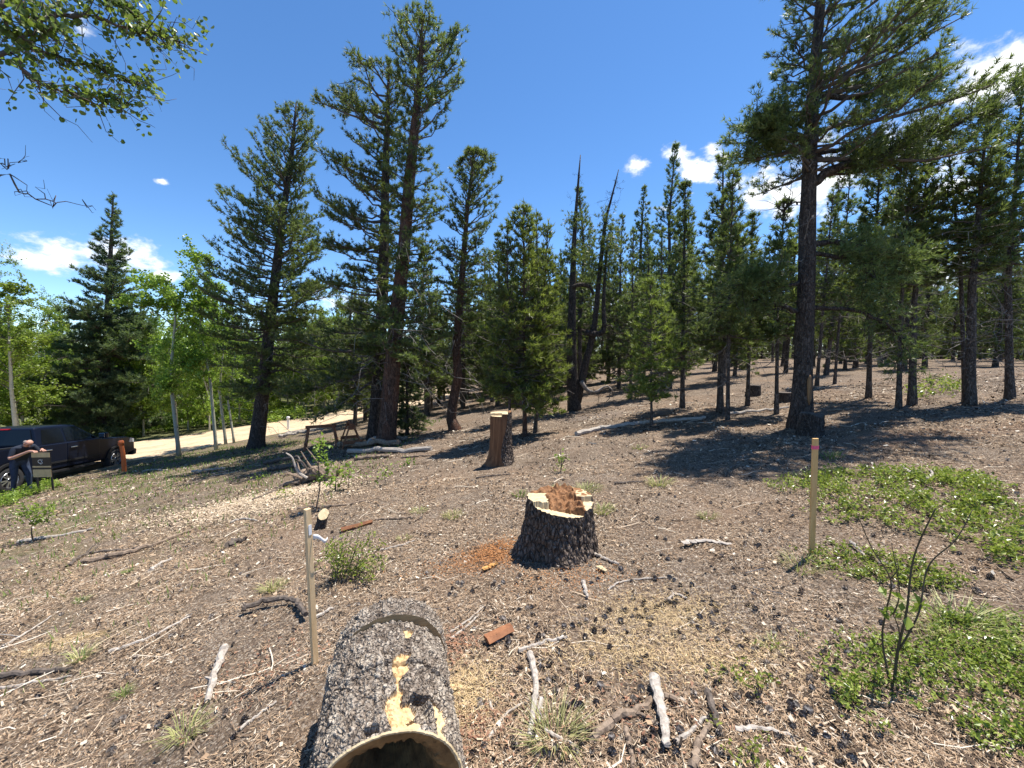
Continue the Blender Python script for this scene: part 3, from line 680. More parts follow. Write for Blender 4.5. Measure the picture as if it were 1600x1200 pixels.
# generic lodgepoles of the wood behind, and aspens
VAR = []
for i, (H, Rm, lo, nb) in enumerate([(11, 1.35, .30, 165), (12, 1.4, .36, 165), (9, 1.3, .18, 150), (11.5, 1.2, .25, 165), (8.5, 1.5, .08, 170)]):
    r = np.random.default_rng(100 + i)
    path = np.array([(0, 0, 0), (r.normal() * .08, r.normal() * .08, H * .35), (r.normal() * .15, r.normal() * .15, H * .7), (r.normal() * .2, r.normal() * .2, H)])
    rad = np.array([.14, .11, .07, .012]) * H / 11
    zs = np.linspace(lo * H, H, 8); f = np.array([.85, 1, .86, .68, .5, .33, .17, .03]) * Rm
    pr = [(z, k * r.uniform(.8, 1.2), k * r.uniform(.8, 1.2)) for z, k in zip(zs, f)]
    VAR.append(pine_parts(r, path, rad, pr, lo * H, nb, L=.16, w=.017, per=6, tstart=.2, dead=26, dead_lo=1.0, dead_len=1.1, twig_step=.2, tuft_step=.09))
def aspen_parts(r, H, R, lo, nl, s, lean=.2, curve=.15, leaf=ALEAF):
    path = np.array([(0, 0, 0), (r.normal() * curve, r.normal() * curve, H * .4), (r.normal() * curve + lean * .5, r.normal() * curve, H * .75), (lean, r.normal() * curve, H)])
    zz = np.linspace(0, H, 16); tp = interp_path(zz, path); rr = np.interp(zz, [0, .3, H * .5, H], [.10, .075, .05, .008]) * H / 8; tp[0, 2] -= .2
    trunk = [tubes(tp, rr, 9) + (0,)]
    nb = int(26 * H / 8); z = lo * H + (H * .97 - lo * H) * r.random(nb); ph = r.uniform(0, 6.28, nb); rel = (z - lo * H) / (H - lo * H)
    L = R * np.sin(np.clip(rel * .8 + .2, 0, 1) * math.pi) ** .7 * r.uniform(.6, 1.15, nb) + .25; b0 = interp_path(z, path); t = np.linspace(0, 1, 6)
    el = r.uniform(.25, 1.0, nb)
    B = b0[:, None] + np.stack([np.cos(ph)[:, None] * t * L[:, None], np.sin(ph)[:, None] * t * L[:, None], (el[:, None] * t + .12 * np.sin(t * 4)) * L[:, None]], -1) + r.normal(size=(nb, 6, 3)) * .04 * (t > 0)[None, :, None]
    wood = [tubes(B, np.clip(.012 * L, .006, .03)[:, None] * (1 - .75 * t), 4, False) + (0,)]
    nt = nb * 7; bi = r.integers(0, nb, nt); u = r.uniform(.25, 1, nt) * 4.99; i0 = u.astype(int); q = B[bi, i0] + (B[bi, i0 + 1] - B[bi, i0]) * (u - i0)[:, None]
    d = unit(r.normal(size=(nt, 3)) + np.array([0, 0, .2])); tl = r.uniform(.15, .55, nt) * R; s4 = np.linspace(0, 1, 4)
    TP = q[:, None] + d[:, None] * (tl[:, None] * s4)[..., None] + r.normal(size=(nt, 4, 3)) * .02 * (s4 > 0)[None, :, None]
    wood.append(tubes(TP, np.broadcast_to(.004 * (1 - .5 * s4), TP.shape[:2]), 3, False) + (0,))
    k = r.integers(0, nt, nl); C = TP[k, 0] + (TP[k, 3] - TP[k, 0]) * r.uniform(.2, 1.05, (nl, 1)) + r.normal(size=(nl, 3)) * .07
    a, b, tn = leaf_quads(r, C, s)
    return trunk, wood, [(a, b, 0, tn)]
AVAR = []
for i, (H, R, lo, nl) in enumerate([(8.5, 1.6, .2, 8000), (7, 1.5, .14, 7500), (9.5, 1.6, .3, 8000), (5, 1.6, .05, 7000)]):
    AVAR.append(aspen_parts(np.random.default_rng(200 + i), H, R, lo, nl, .055))
def put_aspen(label, loc, parts, group=None, rz=0.0, leaf=None):
    t = thing('aspen_tree', label, 'tree', loc, rz, group)
    mesh_obj('trunk', parts[0], ABARK, t, smooth=True); tag(mesh_obj('branches', parts[1], [TWIG], t), kind='stuff'); tag(mesh_obj('crown', parts[2], leaf or ALEAF, t), kind='stuff')
    return t
def aspen_px(label, base, top, R_px, lo, nl=6500, Y=None, s=.04, seed=0):
    if Y is None: g = ground_px(*base); Y = g[1]
    else: p = plane_px(base[0], base[1], Y); g = np.array([p[0], Y, terr(p[0], Y)])
    q = plane_px(top[0], top[1], Y) - g
    return put_aspen(label, g, aspen_parts(np.random.default_rng(300 + seed), q[2], R_px * Y / FPX, lo, nl, s, lean=q[0]))
aspen_px('bright green aspen with straight grey trunk, nearest to the truck bonnet', (280, 712), (312, 404), 50, .30, seed=1, nl=11000, s=.048)
aspen_px('slim aspen with a pale trunk between the bright aspen and the leaning dark pine', (338, 703), (322, 440), 40, .40, seed=2, nl=8000, s=.046)
aspen_px('thin white aspen stem just right of the pale-trunked aspen', (353, 694), (360, 480), 20, .45, 2200, seed=3)
aspen_px('crooked thin aspen stem beside the leaning dark pine', (366, 692), (372, 520), 18, .4, 2000, seed=4)
aspen_px('leafy aspen cut by the left edge of the view', (-30, 690), (-20, 395), 62, .2, 9000, Y=21, seed=5)
aspen_px('round dark-green aspen behind the cab of the pickup', (90, 688), (70, 480), 62, .2, 9000, Y=26, seed=6)
aspen_px('leaning aspen with bare lower trunk behind the bonnet of the pickup', (193, 684), (214, 520), 40, .35, 5000, Y=24, seed=7)
aspen_px('aspen right of the tall dark conifer with pale-green top', (232, 684), (238, 490), 40, .2, 7000, Y=26, seed=8)
aspen_px('yellow-green aspen seen between the leaning dark pine and the twin pines', (540, 662), (548, 480), 44, .2, 7000, Y=30, seed=9)

GX, GY = [], []
def free(x, y, d):
    for a, b in zip(GX, GY):
        if (a - x) ** 2 + (b - y) ** 2 < d * d: return False
    return True
def road_dist(x, y):
    c = spline(ROAD, 80); return np.min(np.hypot(c[:, 0] - x, c[:, 1] - y))
for h in HERO + [BIG, MID, TWIST]: GX.append(h[0]); GY.append(h[1])
r = random.Random(5)
protos = []
def wood_label(tx, y):
    """which stretch of the wood a background pine belongs to"""
    spots = [(-.2, 'left of the tallest reddish pine'), (-.02, 'in the gap right of the twisted pine'), (.2, 'around the forked snag'), (.5, 'behind the short yellow-green young pine'),
             (.75, 'left of the big dark trunk'), (1.0, 'right of the big dark trunk'), (1.25, 'behind the far green patch'), (9, 'at the right edge')]
    s = next(b for a, b in spots if tx < a); d = 'nearer' if y < 30 else ('middle-distance' if y < 45 else 'far')
    return d + ' slender background pine ' + s, d + ' background pines ' + s
n = 0; tries = 0
while n < 240 and tries < 9000:
    tries += 1
    y = 18 + 50 * r.random() ** 1.2; tx = r.uniform(-.5, 1.75); x = tx * y
    if tx < .12 and y < 24: continue
    if x > 24 and y < 17: continue
    if tx < -.02 and r.random() < .5: continue
    if not free(x, y, 2.2 if tx > .25 else 2.8) or road_dist(x, y) < 4.2: continue
    GX.append(x); GY.append(y); i = n % 5
    lab, grp = wood_label(tx, y)
    if n < 5:
        o = put_pine('lodgepole_pine', lab, (x, y, terr(x, y) - .05), VAR[i], BARK_DARK if i % 2 else BARK, NEEDLE, grp); protos.append(o); o.rotation_euler.z = r.uniform(0, 6.28)
    else:
        k = r.uniform(.72, 1.12); copy_tree(protos[i], (x, y, terr(x, y) - .05), r.uniform(0, 6.28), (k * r.uniform(.75, 1.05), k), lab, grp)
    n += 1
n2 = 0
while n2 < 42 and tries < 12000:
    tries += 1
    y = r.uniform(18.5, 38); tx = r.uniform(-.46, .2); x = tx * y
    if not free(x, y, 1.9) or road_dist(x, y) < 4.2: continue
    GX.append(x); GY.append(y); k = r.uniform(.75, 1.12); lab, grp = wood_label(tx, y)
    copy_tree(protos[(4, 2, 0, 3)[n2 % 4]], (x, y, terr(x, y) - .05), r.uniform(0, 6.28), (k * r.uniform(.85, 1.1), k * .9), lab, grp); n2 += 1
n = 0; aprotos = []
while n < 125 and tries < 18000:
    tries += 1
    y = 17 + 36 * r.random() ** 1.2; x = np.interp(y, ROAD[:, 1], ROAD[:, 0]) - 5.4 - 24 * r.random() ** 1.7; tx = x / y
    if not -1.75 < tx < -.15 or (abs(tx + 1.04) < .13 and y < 23.5): continue
    if road_dist(x, y) < 4.3 or not free(x, y, 1.3): continue
    rd_x = np.interp(y, ROAD[:, 1], ROAD[:, 0])
    if x > rd_x - 3: continue
    GX.append(x); GY.append(y); i = n % 4
    side_ = 'behind the pickup' if tx < -1.0 else ('left of the leaning dark pine' if tx < -.65 else 'right of the leaning dark pine')
    d_ = 'roadside' if road_dist(x, y) < 9 else 'deeper'; lab = d_ + ' bright green aspen in the grove across the road ' + side_; grp = d_ + ' aspens across the road ' + side_
    if n < 4: o = put_aspen(lab, (x, y, terr(x, y) - .05), AVAR[i], grp); aprotos.append(o)
    else:
        k = r.uniform(.7, 1.05); copy_tree(aprotos[i], (x, y, terr(x, y) - .05), r.uniform(0, 6.28), (k, k * r.uniform(.85, 1.1)), lab, grp)
    n += 1
# far wood that reads as one mass
def far_wood():
    r = np.random.default_rng(77); wood, leaf = [], []
    for i in range(560):
        y = r.uniform(70, 150); tx = r.uniform(-1.7, 1.7); x = tx * y
        if i < 90: y = r.uniform(25, 75); x = y * r.uniform(1.4, 2.3)
        if i > 270: y = r.uniform(45, 80); x = y * r.uniform(-1.6, 1.6)
        if road_dist(x, y) < 5: continue
        H = r.uniform(9, 14); R = r.uniform(1.0, 1.7); z0 = terr(x, y) - .1
        p = np.array([(x, y, z0), (x, y, z0 + H * .5), (x, y, z0 + H)]); wood.append(tubes(p, np.array([.16, .11, .01]), 5, False) + (0,))
        m = 210; u = r.random(m) ** 1.3; zz = z0 + H * (.01 + .99 * u); rr = R * (1.05 - u) * np.sqrt(r.random(m)); a = r.uniform(0, 6.28, m)
        C = np.stack([x + rr * np.cos(a), y + rr * np.sin(a), zz], -1); v, f, t = leaf_quads(r, C, .32); leaf.append((v, f[:, :3], 1, t))
    o = mesh_obj('far_wood', wood + leaf, [BARK_DARK, NEEDLE]); tag(o, kind='stuff', label='distant mass of pines closing the view behind the nearer trees')
far_wood()
# ------------------------------------------------------------------ wood materials
def m_logbark():
    m = N(mat('mottled_log_bark')); c = m.coord('Object')
    a = m.vor(c, 170, 'Color'); a = m.add('ShaderNodeSeparateColor', {'Color': a}).outputs[0]; f = m.noise(c, 38, 5, .75); g = m.noise(c, 150, 4, .75)
    v = m.math('ADD', m.math('MULTIPLY', f, .3), m.math('ADD', m.math('MULTIPLY', a, .16), m.math('ADD', m.math('MULTIPLY', g, .22), m.math('MULTIPLY', m.attr('tint'), .42))))
    col = m.ramp(v, [(.34, (.05, .037, .027)), (.46, (.15, .115, .088)), (.57, (.29, .238, .19)), (.72, (.50, .43, .345))])
    w = m.vor(m.add('ShaderNodeVectorMath', {0: c, 1: m.add('ShaderNodeVectorMath', {0: m.add('ShaderNodeTexNoise', {'Vector': c, 'Scale': 30.0}).outputs['Color'], 'Scale': .03}, operation='SCALE').outputs[0]}, operation='ADD').outputs[0], 42, 'Distance', 'DISTANCE_TO_EDGE')
    col = m.mix(m.rng(w, .0, .06, .35, 0), col, (.02, .016, .014))
    return m.out(m.bsdf(col, .9, m.bump(m.math('ADD', v, m.rng(w, 0, .2)), .9, .012), .2))
LOGBARK = m_logbark()
def m_stumpbark():
    m = N(mat('dark_stump_bark')); c = m.coord('Object', (1, 1, .42))
    w = m.vor(c, 26, 'Distance', 'DISTANCE_TO_EDGE'); f = m.noise(c, 40, 6, .75)
    col = m.ramp(f, [(.35, (.045, .032, .024)), (.52, (.14, .105, .082)), (.68, (.34, .28, .235))])
    col = m.mix(m.rng(w, 0, .12, .85, 0), col, (.015, .012, .01))
    return m.out(m.bsdf(col, .9, m.bump(m.math('ADD', f, m.rng(w, 0, .25)), .9, .02), .2))
STUMPBARK = m_stumpbark()
def m_wood(name, a, b, scale=(30, 30, 3), rough=.75, crack=True, dark=(.04, .025, .015)):
    m = N(mat(name)); c = m.coord('Object', scale); f = m.noise(c, 1.0, 6, .7); col = m.mix(m.rng(f, .3, .7), a, b)
    if crack: col = m.mix(m.rng(m.noise(c, 2.3, 3, .6), .62, .7, 0, .7), col, dark)
    return m.out(m.bsdf(col, rough, m.bump(f, .5, .004), .2))
CUT = m_wood('pale_cut_wood', (.42, .31, .17), (.64, .52, .33), (18, 18, 18), crack=False)
BARE = m_wood('bare_yellow_wood', (.44, .28, .12), (.70, .53, .31), (14, 14, 14))
INNER = m_wood('hollow_brown_wood', (.08, .045, .02), (.30, .18, .075), (12, 12, 12))
ROT = m_wood('rotten_wood', (.10, .045, .02), (.34, .17, .075), (35, 35, 35))
REDWOOD = m_wood('red_split_wood', (.17, .07, .035), (.34, .155, .075), (14, 14, 14))
OLDWOOD = m_wood('weathered_grey_wood', (.20, .17, .145), (.54, .48, .41), (30, 30, 30), dark=(.06, .045, .035))
BROWNWOOD = m_wood('weathered_brown_wood', (.10, .07, .05), (.36, .27, .195), (22, 22, 22))
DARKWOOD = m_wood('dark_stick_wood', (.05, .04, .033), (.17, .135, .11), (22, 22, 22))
SAWRED = m_wood('red_brown_lumber', (.16, .06, .03), (.32, .14, .07), (12, 12, 12))
SHADEWOOD = m_wood('stripped_trunk_wood', (.075, .032, .016), (.27, .135, .065), (34, 34, 1.6), dark=(.02, .012, .008))
LATH = m_wood('lath_pine', (.56, .33, .12), (.72, .47, .21), (30, 30, 5), crack=False)
LATH_GREY = m_wood('weathered_lath', (.58, .40, .20), (.76, .56, .33), (30, 30, 5), crack=False)

# ------------------------------------------------------------------ foreground hollow log
def grid_faces(m, k, wrap=True):
    idx = np.arange(m * k).reshape(m, k); nx = np.roll(idx, -1, 1)
    if not wrap: idx2, nx2 = idx[:, :-1], idx[:, 1:]
    else: idx2, nx2 = idx, nx
    return np.stack([idx2[:-1], idx2[1:], nx2[1:], nx2[:-1]], -1).reshape(-1, 4)
def log():
    yA, yB = 1.43, 2.06; R = .295
    A = np.array([-.50, yA, 0]); B = np.array([-.70, yB, 0])
    gz = min(terr(A[0], A[1]), terr(B[0], B[1]))
    zc = gz + R - .05
    t = thing('hollow_log', 'hollow sawn log with mottled bark lying in the foreground by the left stake', 'log', (A[0], A[1], gz))
    o = np.array([A[0], A[1], gz]); ax = unit(B - A); L = np.linalg.norm(B - A); side = np.array([ax[1], -ax[0], 0]); up = np.array([0, 0, 1.])
    c0 = A + up * zc - o
    def surf(L0, L1, m, k, c0, R, seed, bare=True, kerf=None):
        u = np.linspace(L0, L1, m); th = np.linspace(0, 2 * math.pi, k, endpoint=False)
        U, TH = np.meshgrid(u, th, indexing='ij'); ct, st = np.cos(TH), np.sin(TH)
        q = np.stack([ct * R, st * R, U], -1)
        r = R * (1 + .045 * (fbm(q * 5, 3, seed) - .5) + .03 * np.cos(2 * TH + .6))
        wv = np.stack([fbm(q * 18 + o_, 3, 2) - .5 for o_ in (0, 40, 80)], -1)
        f1, f2, cell = worley(q * np.array([15, 15, 7]) + 1.5 * wv, seed); p1 = np.clip((f2 - f1) * 4.5, 0, 1)
        g1, g2, cell2 = worley(q * np.array([40, 40, 22]) + 2.2 * wv, seed + 1); p2 = np.clip((g2 - g1) * 3.0, 0, 1)
        e1 = sstep(.0, .03, U - L0)
        r = r + e1 * (.014 * p1 * (.5 + .7 * cell) + .007 * p2 * (.4 + .8 * cell2)) + .011 * (fbm(q * 60, 3, seed + 3) - .5)
        tint = np.clip(.16 + .3 * cell2 + .22 * cell + .3 * p2 * p1 + .5 * (fbm(q * 35, 3, seed + 9) - .5), 0, 1)
        mask = np.zeros_like(U, bool)
        if bare:
            ang = np.degrees(TH)
            nz = fbm(q * 13, 4, 33) - .5
            cen = 84 - 10 * (U / .6) + 26 * (fbm(np.stack([U * 7, U * 0, U * 0], -1), 2, 4) - .5)
            wdt = 6 + 9 * np.clip(1 - U / .22, 0, 1) + 3 * np.sin(U * 22)
            mask = (np.abs(ang - cen) + nz * 26 < wdt) & (U < .42) 
            mask |= (np.abs(ang - 42) + nz * 16 < 5.5) & (U < .16)
            mask |= (np.abs(ang - 70) + nz * 20 < 4) & (np.abs(U - .56) < .03)
            hole = ((np.abs(ang - 62 - 3 * np.sin(U * 60)) + nz * 20 < 6) & (U < .17) & (U > .03)) | ((np.abs(ang - 101) + nz * 14 < 7) & (U < .035))
            e0 = sstep(.004, .03, U); r = np.where(mask, r - .02 * e0, r); r = np.where(hole, r - .05 * e0, r)
        if kerf is not None:
            kl = kerf + .05 * np.cos(TH - 1.2) ; lip = np.exp(-((U - kl) / .006) ** 2) * (st > .12); r = r - .045 * lip
            r = r + .010 * np.exp(-((U - kl - .014) / .012) ** 2) * (st > .1)
        P = c0 + ax * U[..., None] + side * (ct * r)[..., None] + up * (st * r)[..., None]
        F = grid_faces(m, k)
        mk = mask.ravel()[F].sum(1) >= 3
        return P, r, F, np.where(mk, 1, 0), tint.ravel()
    P, r, F, mi, tn = surf(0, L, 140, 280, c0, R, 3, True, .30)
    mesh_obj('bark', [(P.reshape(-1, 3), F, mi, tn)], [LOGBARK, BARE], t, smooth=False)
    # sawn near end: pale rim, brown wall, dark hollow
    k = P.shape[1]; th = np.linspace(0, 2 * math.pi, k, endpoint=False)
    rr = r[0]; rows = []
    rag = fbm(np.stack([np.cos(th) * 3, np.sin(th) * 3, th * 0], -1), 4, 8)
    for f, d in ((1.0, 0.), (.985, -.006), (.955, -.004), (.90, .004), (.82, .012), (.72, .03), (.60, .10), (.5, .22), (.38, .34), (.0, .40)):
        f2 = f * (1 - (1 - f) * .6 * (rag - .5)) if f < .95 else f
        rows.append(c0 + ax * d + side * (np.cos(th) * rr * f2)[:, None] + up * (np.sin(th) * rr * f2)[:, None] + ax * ((fbm(np.stack([np.cos(th) * 9, np.sin(th) * 9, th * 0 + f * 8], -1), 3, 9) - .5) * .05 * (f < .8))[:, None])
    V = np.concatenate(rows); F = grid_faces(len(rows), k)[:, ::-1]
    band = np.repeat(np.arange(len(rows) - 1), k)
    mesh_obj('cut_end', [(V, F, np.where(band < 2, 0, 1))], [CUT, INNER], t, smooth=False)
    # the slice left standing proud behind the saw notch
    c1 = c0 + up * .05 + side * .02
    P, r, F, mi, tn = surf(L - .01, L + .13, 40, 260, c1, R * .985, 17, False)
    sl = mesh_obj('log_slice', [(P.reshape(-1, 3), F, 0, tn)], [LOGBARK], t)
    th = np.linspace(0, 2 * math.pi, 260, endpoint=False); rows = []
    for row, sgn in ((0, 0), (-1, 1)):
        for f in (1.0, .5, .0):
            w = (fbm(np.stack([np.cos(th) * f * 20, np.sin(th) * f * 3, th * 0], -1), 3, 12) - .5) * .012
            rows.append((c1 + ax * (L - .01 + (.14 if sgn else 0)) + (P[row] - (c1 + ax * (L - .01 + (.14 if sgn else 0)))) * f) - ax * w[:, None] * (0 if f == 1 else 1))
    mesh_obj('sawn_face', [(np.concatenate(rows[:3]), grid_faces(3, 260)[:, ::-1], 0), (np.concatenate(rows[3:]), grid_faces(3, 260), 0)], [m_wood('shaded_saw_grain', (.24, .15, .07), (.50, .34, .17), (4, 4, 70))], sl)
log()

# ------------------------------------------------------------------ stumps
def stump(name, label, base, R0, H, flare=.35, k=160, m=60, top=None, lean=(0, 0), barkmat=None, bare=None, seed=1, hole=0):
    """a sawn stump: bark wall with root flare and a relief top given by top(x, y) in radii -> (height offset m, material 0 cut 1 rot or dark wood)"""
    t = thing(name, label, 'stump', base); th = np.linspace(0, 2 * math.pi, k, endpoint=False); u = np.linspace(0, 1, m)
    U, TH = np.meshgrid(u, th, indexing='ij')
    q = np.stack([np.cos(TH) * R0, np.sin(TH) * R0, U * H], -1)
    fl = flare * np.exp(-U * H / .16) * (1 + .55 * np.cos(TH * 3 + seed) + .35 * np.cos(5 * TH + 2 * seed))
    r = R0 * (1 + fl + .06 * (1 - U)) * (1 + .07 * (fbm(q * np.array([7, 7, 3]), 3, seed) - .5))
    f1, f2, _ = worley(q * np.array([24, 24, 10]) / max(R0 / .3, .6), seed)
    plates = np.clip((f2 - f1) * 2, 0, 1)
    bm = bare(TH, U) if bare else np.zeros_like(U)
    r = r + np.where(bm > .5, -.012 + .012 * (fbm(q * np.array([30, 30, 2.5]), 3, seed + 7)), .02 * R0 / .3 * plates + .012 * (fbm(q * 40, 2, seed + 2) - .5))
    rt = r[-1]
    hz = np.zeros(k)
    if top is not None: hz = np.array([top(math.cos(a), math.sin(a))[0] for a in th])
    z = U * (H + hz)[None] - .06 * (1 - U)
    V = np.stack([np.cos(TH) * r + lean[0] * U * H, np.sin(TH) * r + lean[1] * U * H, z], -1)
    F = grid_faces(m, k)[:, ::-1]; mi = (bm.ravel()[F].sum(1) > 2).astype(int)
    mesh_obj('bark', [(V.reshape(-1, 3), F, mi)], [barkmat or STUMPBARK, SHADEWOOD], t)
    nr = 26; fr = np.linspace(1, 0, nr); pts = []; mats_ = []
    for f in fr:
        for a, ro, h0 in zip(th, rt, hz):
            x, y = f * math.cos(a), f * math.sin(a); h, mm = top(x, y) if top else (0, 0)
            pts.append((math.cos(a) * ro * f + lean[0] * H, math.sin(a) * ro * f + lean[1] * H, H + h)); mats_.append(mm)
    V = np.array(pts); F = grid_faces(nr, k)[:, ::-1]; mm = np.array(mats_)[F].max(1)
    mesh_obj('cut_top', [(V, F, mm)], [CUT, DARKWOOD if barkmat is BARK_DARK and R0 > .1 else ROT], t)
    return t
g = ground_px(881, 881); SB = g + np.array([0, .34, 0]); SB[2] = terr(SB[0], SB[1])
_rn = np.random.default_rng(3).normal(size=4096)
def centre_top(x, y):
    n = float(vnoise(np.array([x * 7.1, y * 7.3, 1.7]), 5)) - .5; n2 = float(vnoise(np.array([x * 12, y * 12, 4.2]), 6)) - .5
    ledge = -.66 - .16 * x
    if y < ledge: return (-.035 - .045 * (x + .4) + .008 * n2, 0)
    if x < -.40 + .1 * n and y < .35: return (.025 + .012 * n - .02 * (y + .3), 0)
    if x > .50 and y > -.05: return (.02 + .02 * n, 1 if n2 > .1 else 0)
    if x > .66: return (-.03 + .02 * n, 0)
    return (-.03 + .10 * n + .03 * n2 + .05 * max(0, y) , 1)
H = (1.6 - (800 - 555) / FPX * (SB[1] - .3)) - SB[2] - .02
stump('tree_stump', 'short wide stump with dark bark, stepped pale cut and rotten heart in the centre', SB, .315, H, .42, 200, 80, centre_top, seed=4)
g = ground_px(782, 728); TB = g + np.array([0, .2, 0]); TB[2] = terr(TB[0], TB[1])
def tall_top(x, y):
    n = float(vnoise(np.array([x * 6, y * 6, 2.7]), 9)) - .5
    return (-.045, 0) if (y < -.25 and x < .15) else ((.03 + .02 * n, 1) if (x > .7) else (.0 + .012 * n, 0))
Ht = (1.6 - (646 - 555) / FPX * TB[1]) - TB[2]
stump('tree_stump', 'tall upright stump, left half stripped to red-brown wood, right half barked', TB, .215, Ht, .55, 150, 70, tall_top, barkmat=STUMPBARK,
      bare=lambda TH, U: ((np.degrees(TH) > 150) & (np.degrees(TH) < 292 - 18 * np.sin(U * 5)) & (U > .05)).astype(float), seed=9)
g = ground_px(1279, 682); g = g + np.array([0, .2, 0]); g[2] = terr(g[0], g[1])
stump('tree_stump', 'dark stump in the shade at the foot of the big right-hand pine', g, .185, .38, .12, 70, 24, lambda x, y: (.03 * math.sin(4 * x + 2 * y), 1), barkmat=BARK_DARK, seed=5)  # cut top takes dark wood, putting the pine's shade into its colour
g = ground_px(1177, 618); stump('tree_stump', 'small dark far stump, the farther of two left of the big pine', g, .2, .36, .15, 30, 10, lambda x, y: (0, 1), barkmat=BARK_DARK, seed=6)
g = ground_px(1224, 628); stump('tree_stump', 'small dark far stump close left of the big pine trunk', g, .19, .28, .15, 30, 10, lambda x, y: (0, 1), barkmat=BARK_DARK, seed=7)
# little slanting sawn stump by the left stake
g = ground_px(499, 826)
stump('tree_stump', 'little slanted stump with a round pale yellow cut face, behind the left stake', g, .062, .2, .25, 60, 20, lambda x, y: (.045 * y * 1.2 - .01 * x, 0), lean=(.28, .1), barkmat=BARK_DARK, seed=8)

# ------------------------------------------------------------------ stakes and posts
def stake(label, base, top, wpx, mt, deco, dx=0.0, thick=.02):
    g = ground_px(*base); q = plane_px(top[0], top[1], g[1]) - g; L = np.linalg.norm(q); w = wpx * g[1] / FPX
    t = thing('survey_stake', label, 'stake', g)
    z = unit(q); x = unit(np.array([1, dx, 0]) - z * z[0]); y = np.cross(z, x); rot = np.stack([x, y, z], 1)
    v, f = boxv((0, 0, L / 2 - .06), (w, thick, L + .12)); v = v @ rot.T
    bevel(mesh_obj('lath', [(v, f)], mt, t), .002, 1)
    for (kind, a, b, extra) in deco:
        zc = L * a
        if kind == 'band':
            v, f = boxv((0, 0, zc), (w + .003, thick + .003, b)); mesh_obj('paint_band', [(v @ rot.T, f)], plain('pink_paint', (.85, .12, .22), .6, var=.3, scale=60), t)
        if kind == 'paper':
            v, f = boxv((.004, -thick / 2 - .002, zc), (w * .55, .002, b)); mesh_obj('paper_tag', [(v @ rot.T, f)], WHITE, t)
        if kind == 'ribbon':
            n = 9; s = np.linspace(0, 1, n); c = np.stack([w / 2 + .10 * s, -thick / 2 - .003 - .03 * np.sin(s * 3), zc + .02 - .055 * s + .012 * np.sin(s * 7)], -1)
            hw = .018 * (1 - .35 * s); a_ = c + np.stack([s * 0, s * 0, hw], -1); b_ = c - np.stack([s * 0, s * 0, hw], -1)
            V = np.concatenate([a_, b_]); F = np.stack([np.arange(n - 1), np.arange(1, n), n + np.arange(1, n), n + np.arange(n - 1)], -1)
            o = mesh_obj('flag_tape', [(V @ rot.T, F)], WHITE, t, smooth=True); m = o.modifiers.new('thick', 'SOLIDIFY'); m.thickness = .001
    return t
WHITE = plain('white_plastic', (.80, .79, .77), .5, var=.05)
stake('wooden stake with a pink paint band standing in the green ground cover', (1268, 868), (1274, 685), 8.6, LATH, [('band', .925, .03, 0)])
stake('thin weathered stake with white tape beside the hollow log', (492, 1037), (480, 795), 9, LATH_GREY, [('paper', .87, .07, 0), ('ribbon', .80, 0, 0)], dx=1.5, thick=.03)
def orange_post():
    g = ground_px(194, 737); H = (1.6 - (690 - 555) / FPX * g[1]) - g[2]; t = thing('marker_post', 'orange plastic marker post by the front wheel of the pickup', 'post', g)
    om = plain('orange_plastic', (.62, .16, .05), .45, var=.1)
    p = np.array([(0, 0, -.1), (.01, 0, H * .5), (-.03, 0, H - .1)]); mesh_obj('post', [tubes(spline(p, 8), np.full(8, .062), 14)], om, t, smooth=True)
    p = np.array([(-.03, 0, H - .16), (-.03, 0, H - .03), (-.03, 0, H)]); mesh_obj('cap', [tubes(p, np.array([.078, .078, .05]), 14)], om, t, smooth=True)
orange_post()
def white_post():
    g = ground_px(451, 672); t = thing('roadside_post', 'short white post standing across the dirt road', 'post', g)
    mesh_obj('post', [tubes(np.array([(0, 0, -.1), (0, 0, .72)]), np.array([.07, .07]), 8)], WHITE, t); mesh_obj('cap', [tubes(np.array([(0, 0, .70), (0, 0, .78)]), np.array([.1, .08]), 8)], WHITE, t)
white_post()

# ------------------------------------------------------------------ sawhorses
def sawhorse(label, px, rz, L=.95, H=.80, ends=True, tilt=0):
    g = ground_px(*px); t = thing('sawhorse', label, 'sawhorse', g, rz)
    bevel(mesh_obj('top_beam', [boxv((0, 0, H - .045), (L, .09, .09))], SAWRED, t), .004, 1)
    for sx in (-1, 1):
        for sy in (-1, 1):
            a = np.array([sx * (L / 2 - .1), sy * .045, H - .03]); b = np.array([sx * (L / 2 + .04), sy * .33, -.03])
            z = unit(a - b); x = unit(np.array([1, 0, 0]) - z * z[0]); rot = np.stack([x, np.cross(z, x), z], 1)
            v, f = boxv((0, 0, 0), (.085, .04, np.linalg.norm(a - b))); bevel(mesh_obj('leg', [(v @ rot.T + (a + b) / 2, f)], SAWRED, t), .003, 1)
        bevel(mesh_obj('end_brace', [boxv((sx * (L / 2 + .025), 0, .22), (.035, .58, .10))], SAWRED, t), .003, 1)
        bevel(mesh_obj('gusset', [boxv((sx * (L / 2 - .05), 0, H - .15), (.03, .22, .12))], SAWRED, t), .003, 1)
sawhorse('left red-brown sawhorse standing in the log clutter', (503, 700), math.radians(24))
sawhorse('right red-brown sawhorse leaning against the tallest pine, sunlit on top', (549, 697), math.radians(-62), .85, .82)

